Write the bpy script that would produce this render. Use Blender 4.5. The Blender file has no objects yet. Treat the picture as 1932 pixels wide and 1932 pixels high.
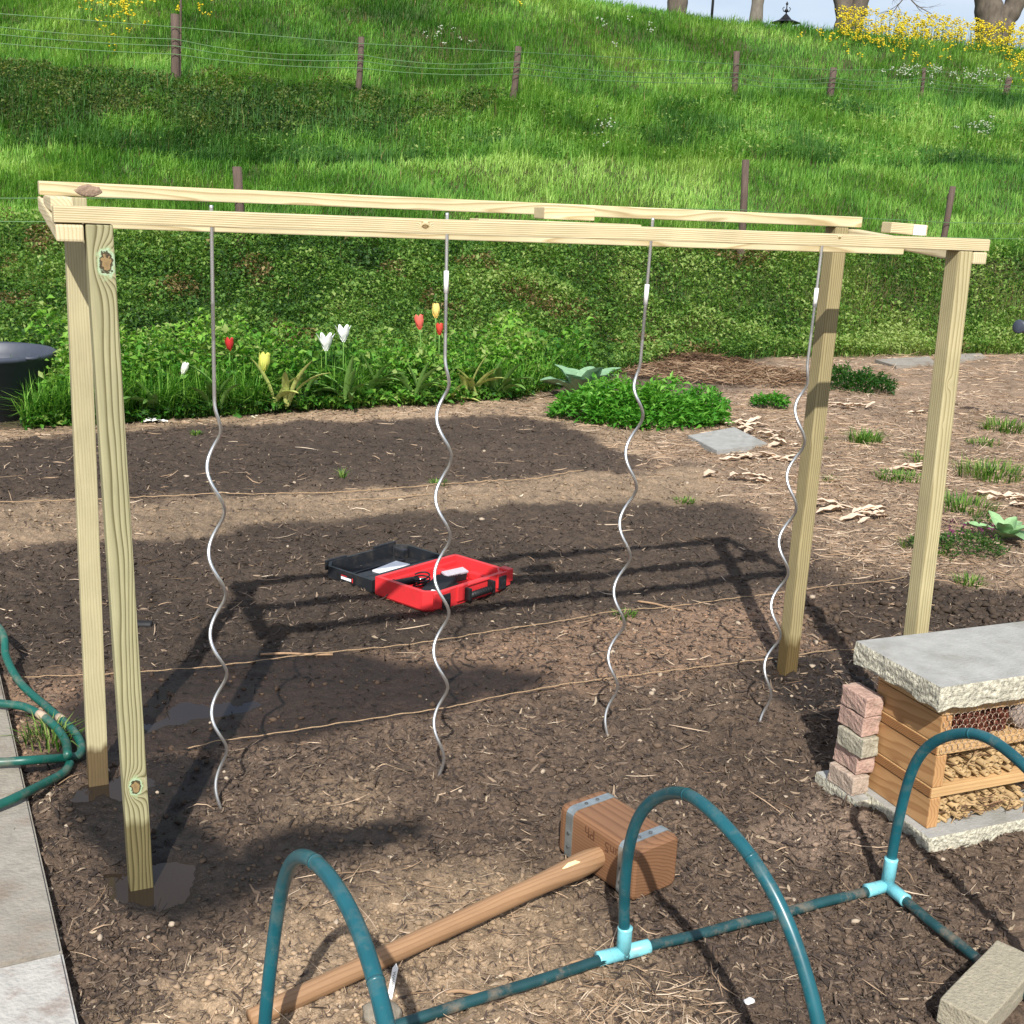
import bpy, bmesh, math, random
import numpy as np
from mathutils import Vector, Matrix, Euler
random.seed(7); rng = np.random.default_rng(7)
R_ = math.radians
scene = bpy.context.scene; col = scene.collection

# ------------------------------------------------------------------ camera
CF, CPIT, CROLL, CH = 2212.47, 0.25624, 0.04312, 2.1259     # focal length and frame are in 1932ths of the picture's width
cp, sp, cr, sr = math.cos(CPIT), math.sin(CPIT), math.cos(CROLL), math.sin(CROLL)
FW = np.array([0, cp, -sp]); RT0 = np.array([1., 0, 0]); UP0 = np.array([0, sp, cp])
RT = cr*RT0 + sr*UP0; UPV = -sr*RT0 + cr*UP0
cam = bpy.data.cameras.new('camera'); cam.sensor_width = 36; cam.lens = 36*CF/1932
cam.clip_start = 0.05; cam.clip_end = 2000
co = bpy.data.objects.new('camera', cam); col.objects.link(co)
M = Matrix.Identity(4)
for i in range(3): M[i][0], M[i][1], M[i][2] = RT[i], UPV[i], -FW[i]
M[2][3] = CH; co.matrix_world = M; scene.camera = co

# ------------------------------------------------------------------ light
SUN_EL = 42.0
world = bpy.data.worlds.new('World'); scene.world = world; world.use_nodes = True
wn = world.node_tree.nodes; wl = world.node_tree.links
sky = wn.new('ShaderNodeTexSky'); sky.sky_type = 'NISHITA'; sky.sun_disc = False
sky.sun_elevation = R_(SUN_EL); sky.sun_rotation = R_(180); sky.air_density = 1.0; sky.dust_density = 1.6; sky.ozone_density = 1.0
# thin cloud veil over the sky
tc = wn.new('ShaderNodeTexCoord'); mp = wn.new('ShaderNodeMapping'); mp.inputs['Scale'].default_value = (1.6, 1.6, 5)
nz = wn.new('ShaderNodeTexNoise'); nz.inputs['Scale'].default_value = 2.2; nz.inputs['Detail'].default_value = 7
rp = wn.new('ShaderNodeValToRGB'); rp.color_ramp.elements[0].position = .38; rp.color_ramp.elements[1].position = .68
rp.color_ramp.elements[0].color = (.12, .12, .12, 1); rp.color_ramp.elements[1].color = (.8, .8, .8, 1)
mx = wn.new('ShaderNodeMixRGB'); mx.inputs[2].default_value = (7.2, 7.6, 8.6, 1)
bg = wn['Background']; bg.inputs[1].default_value = 0.10
wl.new(tc.outputs['Generated'], mp.inputs[0]); wl.new(mp.outputs[0], nz.inputs['Vector']); wl.new(nz.outputs['Fac'], rp.inputs[0])
wl.new(rp.outputs[0], mx.inputs[0]); wl.new(sky.outputs[0], mx.inputs[1]); wl.new(mx.outputs[0], bg.inputs[0])
sun = bpy.data.lights.new('sun', 'SUN'); sun.energy = 5.0; sun.angle = R_(0.55); sun.color = (1, .955, .89)
so = bpy.data.objects.new('sun', sun); col.objects.link(so)
ldir = Vector((0.012*math.cos(R_(SUN_EL)), math.cos(R_(SUN_EL)), -math.sin(R_(SUN_EL))))
so.rotation_euler = ldir.to_track_quat('-Z', 'Y').to_euler()
vs = scene.view_settings; vs.view_transform = 'Standard'; vs.look = 'None'; vs.exposure = 0.38; vs.gamma = 1; vs.use_curve_mapping = False

# ------------------------------------------------------------------ maths helpers
def ray(x, y): return FW + RT*(x-966)/CF - UPV*(y-966)/CF
def G(x, y, z=0.0):                      # where the line of sight meets the level z
    d = ray(x, y); t = (z-CH)/d[2]; return Vector((d[0]*t, d[1]*t, z))
def D(x, y, dep):                        # point on a line of sight at a given distance
    d = ray(x, y); t = dep/d[1]; return Vector((d[0]*t, dep, CH+d[2]*t))
def H_(ix, iy, s):
    h = (ix.astype(np.int64)*374761393 + iy.astype(np.int64)*668265263 + s*1442695041) & 0xffffffff
    h = ((h ^ (h >> 13))*1274126177) & 0xffffffff
    h = ((h ^ (h >> 16))*2246822519) & 0xffffffff
    return ((h ^ (h >> 15)) & 0xffffff)/float(0xffffff)
def vnoise(x, y, s=0):
    x = np.asarray(x, float); y = np.asarray(y, float)
    ix = np.floor(x); iy = np.floor(y); fx = x-ix; fy = y-iy
    fx = fx*fx*(3-2*fx); fy = fy*fy*(3-2*fy)
    a = H_(ix, iy, s); b = H_(ix+1, iy, s); c = H_(ix, iy+1, s); d = H_(ix+1, iy+1, s)
    return (a*(1-fx)+b*fx)*(1-fy) + (c*(1-fx)+d*fx)*fy - .5
def fbm(x, y, o=4, s=0):
    r = 0; A = 1
    for k in range(o): r = r + A*vnoise(x*2**k+17*k, y*2**k-9*k, s+k); A *= .5
    return r
def lin(c):
    c = np.asarray(c, float)/255.; return np.where(c <= .04045, c/12.92, ((c+.055)/1.055)**2.4)
def smooth(t): t = np.clip(t, 0, 1); return t*t*(3-2*t)

# ------------------------------------------------------------------ terrain
LA = np.array([-.437, 0, .15, .437])
LD = np.array([[10.3, 13.2, 17.6, 20.5], [12.5, 14.8, 18.5, 21.2], [17.3, 19.6, 20.9, 22.9], [22, 25, 26.5, 29], [26, 29, 33.5, 41], [38, 41.5, 45.8, 51], [50, 54, 58, 63], [75, 85, 88, 95]], float)
LZ = np.array([[0, 0, 0, 0], [.1, .1, .1, .12], [1.31, 1.4, 1.43, 1.49], [2.44, 3.02, 3.15, 3.31], [4.42, 4.42, 5.0, 6.1], [8.85, 8.85, 8.85, 8.85], [8.9, 8.9, 8.9, 8.9], [5, 5, 5, 5]], float)
def lev(k, a): a = np.clip(a, -.5, .5); return np.interp(a, LA, LD[k])
def terrain(x, y):
    x = np.asarray(x, float); y = np.asarray(y, float)
    a = np.clip(x/np.maximum(y, 2.), -.7, .7); z = np.zeros_like(x)
    for k in range(len(LD)-1):
        d0 = np.interp(a, LA, LD[k]); d1 = np.interp(a, LA, LD[k+1])
        z0 = np.interp(a, LA, LZ[k]); z1 = np.interp(a, LA, LZ[k+1])
        t = np.clip((y-d0)/(d1-d0), 0, 1); t = .6*t + .4*t*t*(3-2*t)
        z = z + t*(z1-z0)
    gm = smooth((y-lev(0, a))/1.5)*(1-.7*smooth((y-34)/8))
    return z + gm*.24*fbm(x*.35, y*.35, 3, 40)*np.clip(z+.3, 0, 1)
def pin(poly, x, y, warp=.10, soft=.08, seed=3, fq=2.5):            # soft mask of a polygon, ragged edge
    P = np.array([[p[0], p[1]] for p in poly])
    wx = x + warp*2*fbm(x*fq, y*fq, 3, seed); wy = y + warp*2*fbm(x*fq+50, y*fq, 3, seed+5)
    m = (wx > P[:, 0].min()-1) & (wx < P[:, 0].max()+1) & (wy > P[:, 1].min()-1) & (wy < P[:, 1].max()+1)
    out = np.zeros(x.shape); X = wx[m]; Y = wy[m]; ins = np.zeros(X.shape, bool); dm = np.full(X.shape, 9.)
    for i in range(len(P)):
        (x0, y0), (x1, y1) = P[i], P[(i+1) % len(P)]
        t = np.clip(((X-x0)*(x1-x0)+(Y-y0)*(y1-y0))/((x1-x0)**2+(y1-y0)**2+1e-9), 0, 1)
        dm = np.minimum(dm, np.hypot(X-x0-t*(x1-x0), Y-y0-t*(y1-y0)))
        if y1 != y0: ins ^= ((y0 > Y) != (y1 > Y)) & (X < (x1-x0)*(Y-y0)/(y1-y0)+x0)
    out[m] = smooth(.5+np.where(ins, dm, -dm)/(2*soft)); return out
def W(*pts): return [G(*p) for p in pts]
BED_BACK = W((-500, 860), (0, 826), (240, 812), (480, 800), (800, 788), (960, 788), (1060, 800), (1180, 845), (1215, 885), (1000, 903), (700, 922), (440, 935), (200, 945), (-500, 975))
STRIP_BACK = W((-500, 985), (0, 950), (430, 938), (820, 915), (1100, 895), (1350, 885), (1420, 940), (1250, 957), (900, 985), (400, 1008), (100, 1035), (-500, 1075))
BED_MID = W((-500, 1085), (100, 1030), (400, 1002), (860, 966), (1150, 948), (1370, 948), (1450, 1000), (1510, 1060), (1560, 1100), (1480, 1128), (1150, 1160), (800, 1210), (400, 1262), (30, 1285), (-500, 1325))
STRIP_MID = W((-200, 1310), (30, 1290), (400, 1262), (850, 1210), (1150, 1165), (1480, 1130), (1700, 1110), (1680, 1210), (1600, 1240), (1200, 1300), (700, 1375), (360, 1425), (0, 1470))
BED_FRONT = W((-300, 1500), (360, 1425), (700, 1375), (1200, 1300), (1600, 1240), (1800, 1200), (2500, 1300), (2500, 2600), (-300, 2600))
WET_STRIP = W((100, 1345), (300, 1262), (520, 1238), (850, 1242), (1020, 1270), (980, 1325), (720, 1368), (400, 1415), (200, 1440), (60, 1440))
WET_A = W((130, 1490), (300, 1430), (420, 1440), (430, 1490), (370, 1560), (440, 1610), (560, 1570), (700, 1545), (800, 1540), (785, 1580), (640, 1612), (520, 1655), (400, 1690), (300, 1722), (200, 1700), (180, 1620), (120, 1570), (100, 1520))
WET_D = W((1420, 1275), (1560, 1245), (1660, 1290), (1590, 1375), (1500, 1345))
TAN1 = W((430, 1740), (650, 1660), (800, 1610), (1010, 1590), (1120, 1660), (1190, 1780), (1100, 1880), (820, 1960), (600, 2050), (250, 2050), (330, 1850))
TAN2 = W((560, 1500), (700, 1480), (760, 1520), (640, 1560), (500, 1570))
STRAWZ = W((930, 1900), (1180, 1830), (1330, 1880), (1420, 2050), (850, 2050))
PALE = W((1500, 1500), (1600, 1470), (1700, 1560), (1680, 1640), (1560, 1620), (1460, 1560))
LITTER = W((1235, 810), (1370, 735), (1400, 690), (1640, 640), (2000, 625), (2600, 600), (2600, 1180), (1930, 1130), (1750, 1090), (1600, 1075), (1500, 1020), (1400, 945), (1330, 880), (1230, 880))
CLODZ = W((1560, 1120), (1700, 1095), (1900, 1120), (2000, 1160), (1950, 1230), (1600, 1235), (1540, 1200))
EDGE_TAN = W((-300, 850), (0, 815), (240, 800), (500, 780), (830, 760), (1040, 745), (1250, 800), (1230, 870), (1060, 800), (960, 788), (800, 788), (480, 800), (240, 812), (-300, 870))
PUD_A = W((195, 1680), (215, 1640), (290, 1628), (335, 1618), (372, 1640), (345, 1672), (300, 1700), (235, 1702))
PUD_B = W((140, 1495), (165, 1472), (205, 1462), (262, 1462), (300, 1470), (280, 1492), (220, 1500))
PUD_S = W((270, 1355), (310, 1336), (400, 1325), (470, 1318), (490, 1330), (400, 1348), (330, 1362), (285, 1372))
CASE_BED = W((590, 1050), (830, 995), (1000, 1075), (780, 1175))
def micro(x, y, fine=True):
    x = np.asarray(x, float); y = np.asarray(y, float)
    a = x/np.maximum(y, 2.); g = 1-smooth((y-lev(0, a)+.3)/1.0)
    r = .045*fbm(x*2.0, y*2.0, 3, 1)
    b = np.abs(fbm(x*11, y*11, 2, 5))
    r = r + .042*(b-.15)
    if fine: r = r + .017*fbm(x*34, y*34, 3, 9) + .03*np.clip(fbm(x*19, y*19, 2, 19)-.2, 0, 1)
    k = np.ones_like(x)*1.0
    wet = np.maximum(pin(WET_A, x, y), .8*pin(STRIP_MID, x, y))
    k = k*(1-.6*wet)
    r = r*k
    for P, dp in ((PUD_A, .035), (PUD_B, .03), (PUD_S, .018)):
        m = pin(P, x, y, .05, .05, fq=8); rim = pin([c_+(p_-c_)*2.3 for c_ in [sum(P, Vector())/len(P)] for p_ in P], x, y, .02, .05)
        r = np.where(rim > .02, r*(1-rim)+(np.maximum(r, -.004)*.6+.002)*rim, r); r = r*(1-m) - dp*m
    r = r + .05*pin(CLODZ, x, y)*np.abs(fbm(x*7, y*7, 3, 77))
    m = pin(WET_A, x, y, .1, .06)*(1-pin(PUD_A, x, y, .05, .05, fq=8))
    r = r + m*.02*np.abs(fbm(x*18, y*18, 2, 31))
    m = pin(CASE_BED, x, y, .01, .05); r = r*(1-m) + m*.002*fbm(x*20, y*20, 2, 3)
    return r*g
def height(x, y): return terrain(x, y)+micro(x, y)
def hz(x, y): return float(height(np.array([x]), np.array([y]))[0])
def onG(px, py, dz=0.0): p = G(px, py); p.z = hz(p.x, p.y)+dz; return p
def surf(px, py):                     # march a line of sight down to the terrain
    d = ray(px, py); t = np.arange(2, 120, .05)/d[1]
    X, Y, Z = d[0]*t, d[1]*t, CH+d[2]*t; hh = terrain(X, Y)
    i = np.argmax(Z < hh); 
    if not (Z < hh).any(): i = int(np.argmin(np.where(Y > 40, Z-hh, 99)))
    return Vector((X[i], Y[i], hh[i]))

# ------------------------------------------------------------------ scene-graph helpers
def tag(o, label=None, cat=None, group=None, kind=None):
    if label: o['label'] = label
    if cat: o['category'] = cat
    if group: o['group'] = group
    if kind: o['kind'] = kind
    return o
def empty(name, loc=(0, 0, 0), rz=0.0):
    o = bpy.data.objects.new(name, None); col.objects.link(o); o.location = loc; o.rotation_euler = (0, 0, rz); o.empty_display_size = .1
    return o
def link(name, me, m=None, parent=None, loc=None, rot=None):
    o = bpy.data.objects.new(name, me); col.objects.link(o)
    if m: me.materials.append(m)
    if parent: o.parent = parent
    if loc is not None: o.location = loc
    if rot is not None: o.rotation_euler = rot
    return o
def mesh_np(name, V, F, C=None, smoothf=False, attr='Col', extra=None):
    """V (n,3), F (m,k) all the same k"""
    me = bpy.data.meshes.new(name); V = np.asarray(V, np.float32); F = np.asarray(F, np.int32); k = F.shape[1]
    me.vertices.add(len(V)); me.vertices.foreach_set('co', V.ravel())
    me.loops.add(F.size); me.loops.foreach_set('vertex_index', F.ravel())
    me.polygons.add(len(F)); me.polygons.foreach_set('loop_start', np.arange(0, F.size, k, dtype=np.int32))
    if smoothf: me.polygons.foreach_set('use_smooth', np.ones(len(F), bool))
    me.update(calc_edges=True)
    if C is not None:
        at = me.color_attributes.new(attr, 'FLOAT_COLOR', 'POINT')
        C4 = np.ones((len(V), 4), np.float32); C4[:, :3] = C; at.data.foreach_set('color', C4.ravel())
    if extra is not None:
        for n_, v_ in extra.items():
            at = me.attributes.new(n_, 'FLOAT', 'POINT'); at.data.foreach_set('value', np.asarray(v_, np.float32))
    return me
def bm_obj(name, bm, m=None, parent=None, smoothf=False, loc=None, rot=None):
    bmesh.ops.recalc_face_normals(bm, faces=bm.faces)
    me = bpy.data.meshes.new(name)
    if smoothf:
        for f in bm.faces: f.smooth = True
    bm.to_mesh(me); bm.free(); return link(name, me, m, parent, loc, rot)
def box(bm, a, b, bev=0.0, mat=None, seg=2):
    """axis-aligned box from a to b"""
    c = [(a[i]+b[i])/2 for i in range(3)]; s = [abs(b[i]-a[i]) for i in range(3)]
    r = bmesh.ops.create_cube(bm, size=1.0, matrix=Matrix.Translation(c) @ Matrix.Diagonal((*s, 1)))
    vs_ = r['verts']
    if bev > 0:
        es = list({e for v in vs_ for e in v.link_edges})
        q = bmesh.ops.bevel(bm, geom=es, offset=bev, segments=seg, affect='EDGES', profile=.6)
        vs_ = list({v for f in q['faces'] for v in f.verts} | {v for v in vs_ if v.is_valid})
    if mat is not None: bmesh.ops.transform(bm, matrix=mat, verts=vs_)
    return vs_
def hexa(bm, P, bev=.004):
    """box from 8 corners: 4 at the bottom, 4 at the top"""
    v = [bm.verts.new(p) for p in P]
    for f in ((3, 2, 1, 0), (4, 5, 6, 7), (0, 1, 5, 4), (1, 2, 6, 5), (2, 3, 7, 6), (3, 0, 4, 7)): bm.faces.new([v[i] for i in f])
    if bev: bmesh.ops.bevel(bm, geom=list({e for x in v for e in x.link_edges}), offset=bev, segments=2, affect='EDGES', profile=.6)
def tube(bm, pts, r, n=10, caps=True, flat=1.0):
    pts = [Vector(p) for p in pts]; rs = r if hasattr(r, '__len__') else [r]*len(pts)
    rings = []; t0 = (pts[1]-pts[0]).normalized()
    ref = Vector((0, 0, 1)) if abs(t0.z) < .9 else Vector((1, 0, 0)); nrm = (ref - t0*ref.dot(t0)).normalized()
    for i, p in enumerate(pts):
        t = (pts[min(i+1, len(pts)-1)]-pts[max(i-1, 0)]).normalized()
        nrm = (nrm - t*nrm.dot(t)).normalized(); b = t.cross(nrm)
        rings.append([bm.verts.new(p + (nrm*math.cos(2*math.pi*k/n)*flat + b*math.sin(2*math.pi*k/n))*rs[i]) for k in range(n)])
    for a, b in zip(rings, rings[1:]):
        for k in range(n): bm.faces.new((a[k], a[(k+1) % n], b[(k+1) % n], b[k])).smooth = True
    if caps: bm.faces.new(rings[0][::-1]); bm.faces.new(rings[-1])
def spline(P, n=8):
    P = [Vector(p) for p in P]; out = []
    for i in range(len(P)-1):
        p0, p1, p2, p3 = P[max(i-1, 0)], P[i], P[i+1], P[min(i+2, len(P)-1)]
        for k in range(n):
            t = k/n; out.append(.5*((2*p1)+(p2-p0)*t+(2*p0-5*p1+4*p2-p3)*t*t+(-p0+3*p1-3*p2+p3)*t**3))
    out.append(P[-1]); return out

# ------------------------------------------------------------------ materials
def newmat(name):
    m = bpy.data.materials.new(name); m.use_nodes = True; nt = m.node_tree; return m, nt, nt.nodes['Principled BSDF']
def simple(name, c, rough=.6, metal=0, var=.15, scale=30, bump=.1, bscale=None, spec=.5, stretch=None, dirt=None, dirtscale=6, dirtamt=.5):
    m, nt, b = newmat(name); N = nt.nodes; Lk = nt.links
    tcn = N.new('ShaderNodeTexCoord'); mpn = N.new('ShaderNodeMapping'); Lk.new(tcn.outputs['Object'], mpn.inputs[0])
    if stretch: mpn.inputs['Scale'].default_value = stretch
    n = N.new('ShaderNodeTexNoise'); n.inputs['Scale'].default_value = scale; n.inputs['Detail'].default_value = 6; n.inputs['Roughness'].default_value = .6
    Lk.new(mpn.outputs[0], n.inputs['Vector'])
    r = N.new('ShaderNodeValToRGB'); l = lin(c); e = r.color_ramp.elements
    e[0].position = .3; e[1].position = .7
    e[0].color = (*(l*(1-var)), 1); e[1].color = (*np.clip(l*(1+var), 0, 1), 1); Lk.new(n.outputs['Fac'], r.inputs[0])
    out = r.outputs[0]
    if dirt is not None:
        n2 = N.new('ShaderNodeTexNoise'); n2.inputs['Scale'].default_value = dirtscale; n2.inputs['Detail'].default_value = 8; n2.inputs['Roughness'].default_value = .7
        Lk.new(tcn.outputs['Object'], n2.inputs['Vector'])
        r2 = N.new('ShaderNodeValToRGB'); r2.color_ramp.elements[0].position = .5; r2.color_ramp.elements[1].position = .66; r2.color_ramp.elements[1].color = (dirtamt,)*3+(1,)
        Lk.new(n2.outputs['Fac'], r2.inputs[0]); x = N.new('ShaderNodeMixRGB'); Lk.new(r2.outputs[0], x.inputs[0]); Lk.new(out, x.inputs[1]); x.inputs[2].default_value = (*lin(dirt), 1); out = x.outputs[0]
    Lk.new(out, b.inputs['Base Color']); b.inputs['Roughness'].default_value = rough; b.inputs['Metallic'].default_value = metal
    b.inputs['Specular IOR Level'].default_value = spec
    if bump:
        nb = N.new('ShaderNodeTexNoise'); nb.inputs['Scale'].default_value = bscale or scale*2; nb.inputs['Detail'].default_value = 5; Lk.new(mpn.outputs[0], nb.inputs['Vector'])
        bp = N.new('ShaderNodeBump'); bp.inputs['Strength'].default_value = bump; bp.inputs['Distance'].default_value = .01
        Lk.new(nb.outputs['Fac'], bp.inputs['Height']); Lk.new(bp.outputs[0], b.inputs['Normal'])
    return m
def wood(name, light, dark, axis='Z', pith=(.12, .03), ring=.0075, knots=(), wet=None, rough=.7, contrast=1.0, tint=None, bump=.25, wob=.012, green=True):
    """solid pine: growth rings round a pith, wandering along the length"""
    m, nt, b = newmat(name); N = nt.nodes; Lk = nt.links
    def math_(op, a, c=None, clamp=False):
        q = N.new('ShaderNodeMath'); q.operation = op; q.use_clamp = clamp
        for i, v in enumerate((a, c)):
            if v is None: continue
            if hasattr(v, 'links') or hasattr(v, 'node'): Lk.new(v, q.inputs[i])
            else: q.inputs[i].default_value = v
        return q.outputs[0]
    tcn = N.new('ShaderNodeTexCoord'); sp_ = N.new('ShaderNodeSeparateXYZ'); Lk.new(tcn.outputs['Object'], sp_.inputs[0])
    X, Y, Z = sp_.outputs[0], sp_.outputs[1], sp_.outputs[2]
    if axis == 'X': X, Y, Z = Y, Z, X
    if axis == 'Y': X, Y, Z = X, Z, Y
    cb = N.new('ShaderNodeCombineXYZ'); Lk.new(X, cb.inputs[0]); Lk.new(Y, cb.inputs[1]); Lk.new(math_('MULTIPLY', Z, .16), cb.inputs[2])
    n1 = N.new('ShaderNodeTexNoise'); n1.inputs['Scale'].default_value = 9; n1.inputs['Detail'].default_value = 2; Lk.new(cb.outputs[0], n1.inputs['Vector'])
    disp = math_('MULTIPLY', math_('SUBTRACT', n1.outputs['Fac'], .5), wob*4)
    kn = None
    for (kx, ky, kz, kr) in knots:
        q = N.new('ShaderNodeVectorMath'); q.operation = 'DISTANCE'; c2 = N.new('ShaderNodeCombineXYZ')
        Lk.new(X, c2.inputs[0]); Lk.new(Y, c2.inputs[1]); Lk.new(math_('MULTIPLY', Z, .62), c2.inputs[2]); Lk.new(c2.outputs[0], q.inputs[0]); q.inputs[1].default_value = (kx, ky, kz*.62)
        d = math_('DIVIDE', q.outputs['Value'], kr); e = math_('EXPONENT', math_('MULTIPLY', math_('MULTIPLY', d, d), -.25))
        disp = math_('ADD', disp, math_('MULTIPLY', e, .05))
        kn = d if kn is None else math_('MINIMUM', kn, d)
    dx = math_('ADD', math_('ADD', X, disp), pith[0]); dy = math_('ADD', Y, pith[1])
    r = math_('SQRT', math_('ADD', math_('MULTIPLY', dx, dx), math_('MULTIPLY', dy, dy)))
    ph = math_('FRACT', math_('DIVIDE', r, ring))
    rr = N.new('ShaderNodeValToRGB'); e = rr.color_ramp.elements; l = lin(light); dk = lin(dark)
    e[0].position = 0; e[0].color = (*l, 1); e[1].position = 1; e[1].color = (*l, 1)
    q = rr.color_ramp.elements.new(.45); q.color = (*(l*(1-.25*contrast)+dk*.25*contrast), 1)
    q = rr.color_ramp.elements.new(.78); q.color = (*(l*(1-contrast)+dk*contrast), 1)
    q = rr.color_ramp.elements.new(.93); q.color = (*l, 1)
    Lk.new(ph, rr.inputs[0]); out = rr.outputs[0]
    # fibre
    cb2 = N.new('ShaderNodeCombineXYZ'); Lk.new(X, cb2.inputs[0]); Lk.new(Y, cb2.inputs[1]); Lk.new(math_('MULTIPLY', Z, .03), cb2.inputs[2])
    n2 = N.new('ShaderNodeTexNoise'); n2.inputs['Scale'].default_value = 420; n2.inputs['Detail'].default_value = 3; Lk.new(cb2.outputs[0], n2.inputs['Vector'])
    n3 = N.new('ShaderNodeTexNoise'); n3.inputs['Scale'].default_value = 5; n3.inputs['Detail'].default_value = 5; Lk.new(tcn.outputs['Object'], n3.inputs['Vector'])
    f1 = math_('ADD', .82, math_('MULTIPLY', n2.outputs['Fac'], .36)); f2 = math_('ADD', .78, math_('MULTIPLY', n3.outputs['Fac'], .44))
    mu = N.new('ShaderNodeVectorMath'); mu.operation = 'SCALE'; Lk.new(out, mu.inputs[0]); Lk.new(math_('MULTIPLY', f1, f2), mu.inputs['Scale']); out = mu.outputs[0]
    if kn is not None:
        n4 = N.new('ShaderNodeTexNoise'); n4.inputs['Scale'].default_value = 90; n4.inputs['Detail'].default_value = 3; Lk.new(tcn.outputs['Object'], n4.inputs['Vector'])
        kk = math_('ADD', kn, math_('MULTIPLY', math_('SUBTRACT', n4.outputs['Fac'], .5), 1.5))
        k2 = N.new('ShaderNodeValToRGB'); ce = k2.color_ramp.elements; k2.color_ramp.interpolation = 'EASE'
        ce[0].position = 0; ce[0].color = (*lin((120, 100, 70)), 1); ce[1].position = .32; ce[1].color = (*lin((140, 118, 80)), 1)
        for p_, c_ in ((.38, (60, 52, 36)), (.46, (70, 66, 46)), (.52, (160, 182, 150) if green else (150, 128, 84)), (.66, (150, 168, 126) if green else (178, 158, 112))):
            q = k2.color_ramp.elements.new(p_); q.color = (*lin(c_), 1)
        Lk.new(math_('MULTIPLY', kk, .4), k2.inputs[0])
        msk = math_('SUBTRACT', 1.0, math_('MULTIPLY', math_('SUBTRACT', kk, 1.45), 2.2), True)
        x = N.new('ShaderNodeMixRGB'); Lk.new(math_('MINIMUM', msk, 1.0, True), x.inputs[0]); Lk.new(out, x.inputs[1]); Lk.new(k2.outputs[0], x.inputs[2]); out = x.outputs[0]
    if wet is not None:           # soaked, muddy foot of a post
        zc, wcol, soft = wet
        n5 = N.new('ShaderNodeTexNoise'); n5.inputs['Scale'].default_value = 14; n5.inputs['Detail'].default_value = 4; Lk.new(cb.outputs[0], n5.inputs['Vector'])
        lim = math_('ADD', zc, math_('MULTIPLY', math_('SUBTRACT', n5.outputs['Fac'], .5), soft*5))
        fac = math_('DIVIDE', math_('SUBTRACT', lim, Z), soft, True)
        x = N.new('ShaderNodeMixRGB'); x.blend_type = 'MULTIPLY'; Lk.new(fac, x.inputs[0]); Lk.new(out, x.inputs[1]); x.inputs[2].default_value = (*wcol, 1); out = x.outputs[0]
    Lk.new(out, b.inputs['Base Color']); b.inputs['Roughness'].default_value = rough; b.inputs['Specular IOR Level'].default_value = .3
    bp = N.new('ShaderNodeBump'); bp.inputs['Strength'].default_value = bump; bp.inputs['Distance'].default_value = .002
    Lk.new(math_('ADD', math_('MULTIPLY', ph, .6), n2.outputs['Fac']), bp.inputs['Height']); Lk.new(bp.outputs[0], b.inputs['Normal'])
    return m
def leafmat(name, rough=.55, trans=.42, noise=.0, gain=1.0):
    m, nt, b = newmat(name); N = nt.nodes; Lk = nt.links
    at = N.new('ShaderNodeAttribute'); at.attribute_name = 'Col'; b.inputs['Roughness'].default_value = rough; b.inputs['Specular IOR Level'].default_value = .3
    Lk.new(at.outputs['Color'], b.inputs['Base Color'])
    if trans:
        tr = N.new('ShaderNodeBsdfTranslucent'); ms = N.new('ShaderNodeMixShader'); ms.inputs[0].default_value = trans
        vm = N.new('ShaderNodeVectorMath'); vm.operation = 'MULTIPLY'; vm.inputs[1].default_value = (1.35, 1.35, .75); Lk.new(at.outputs['Color'], vm.inputs[0]); Lk.new(vm.outputs[0], tr.inputs['Color'])
        Lk.new(b.outputs[0], ms.inputs[1]); Lk.new(tr.outputs[0], ms.inputs[2]); Lk.new(ms.outputs[0], N['Material Output'].inputs['Surface'])
    return m
M_leaf = leafmat('foliage'); M_chip = leafmat('plant_debris', .8, 0); M_petal = leafmat('petals', .5, .3); M_stone = leafmat('clod', .9, 0)

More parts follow.
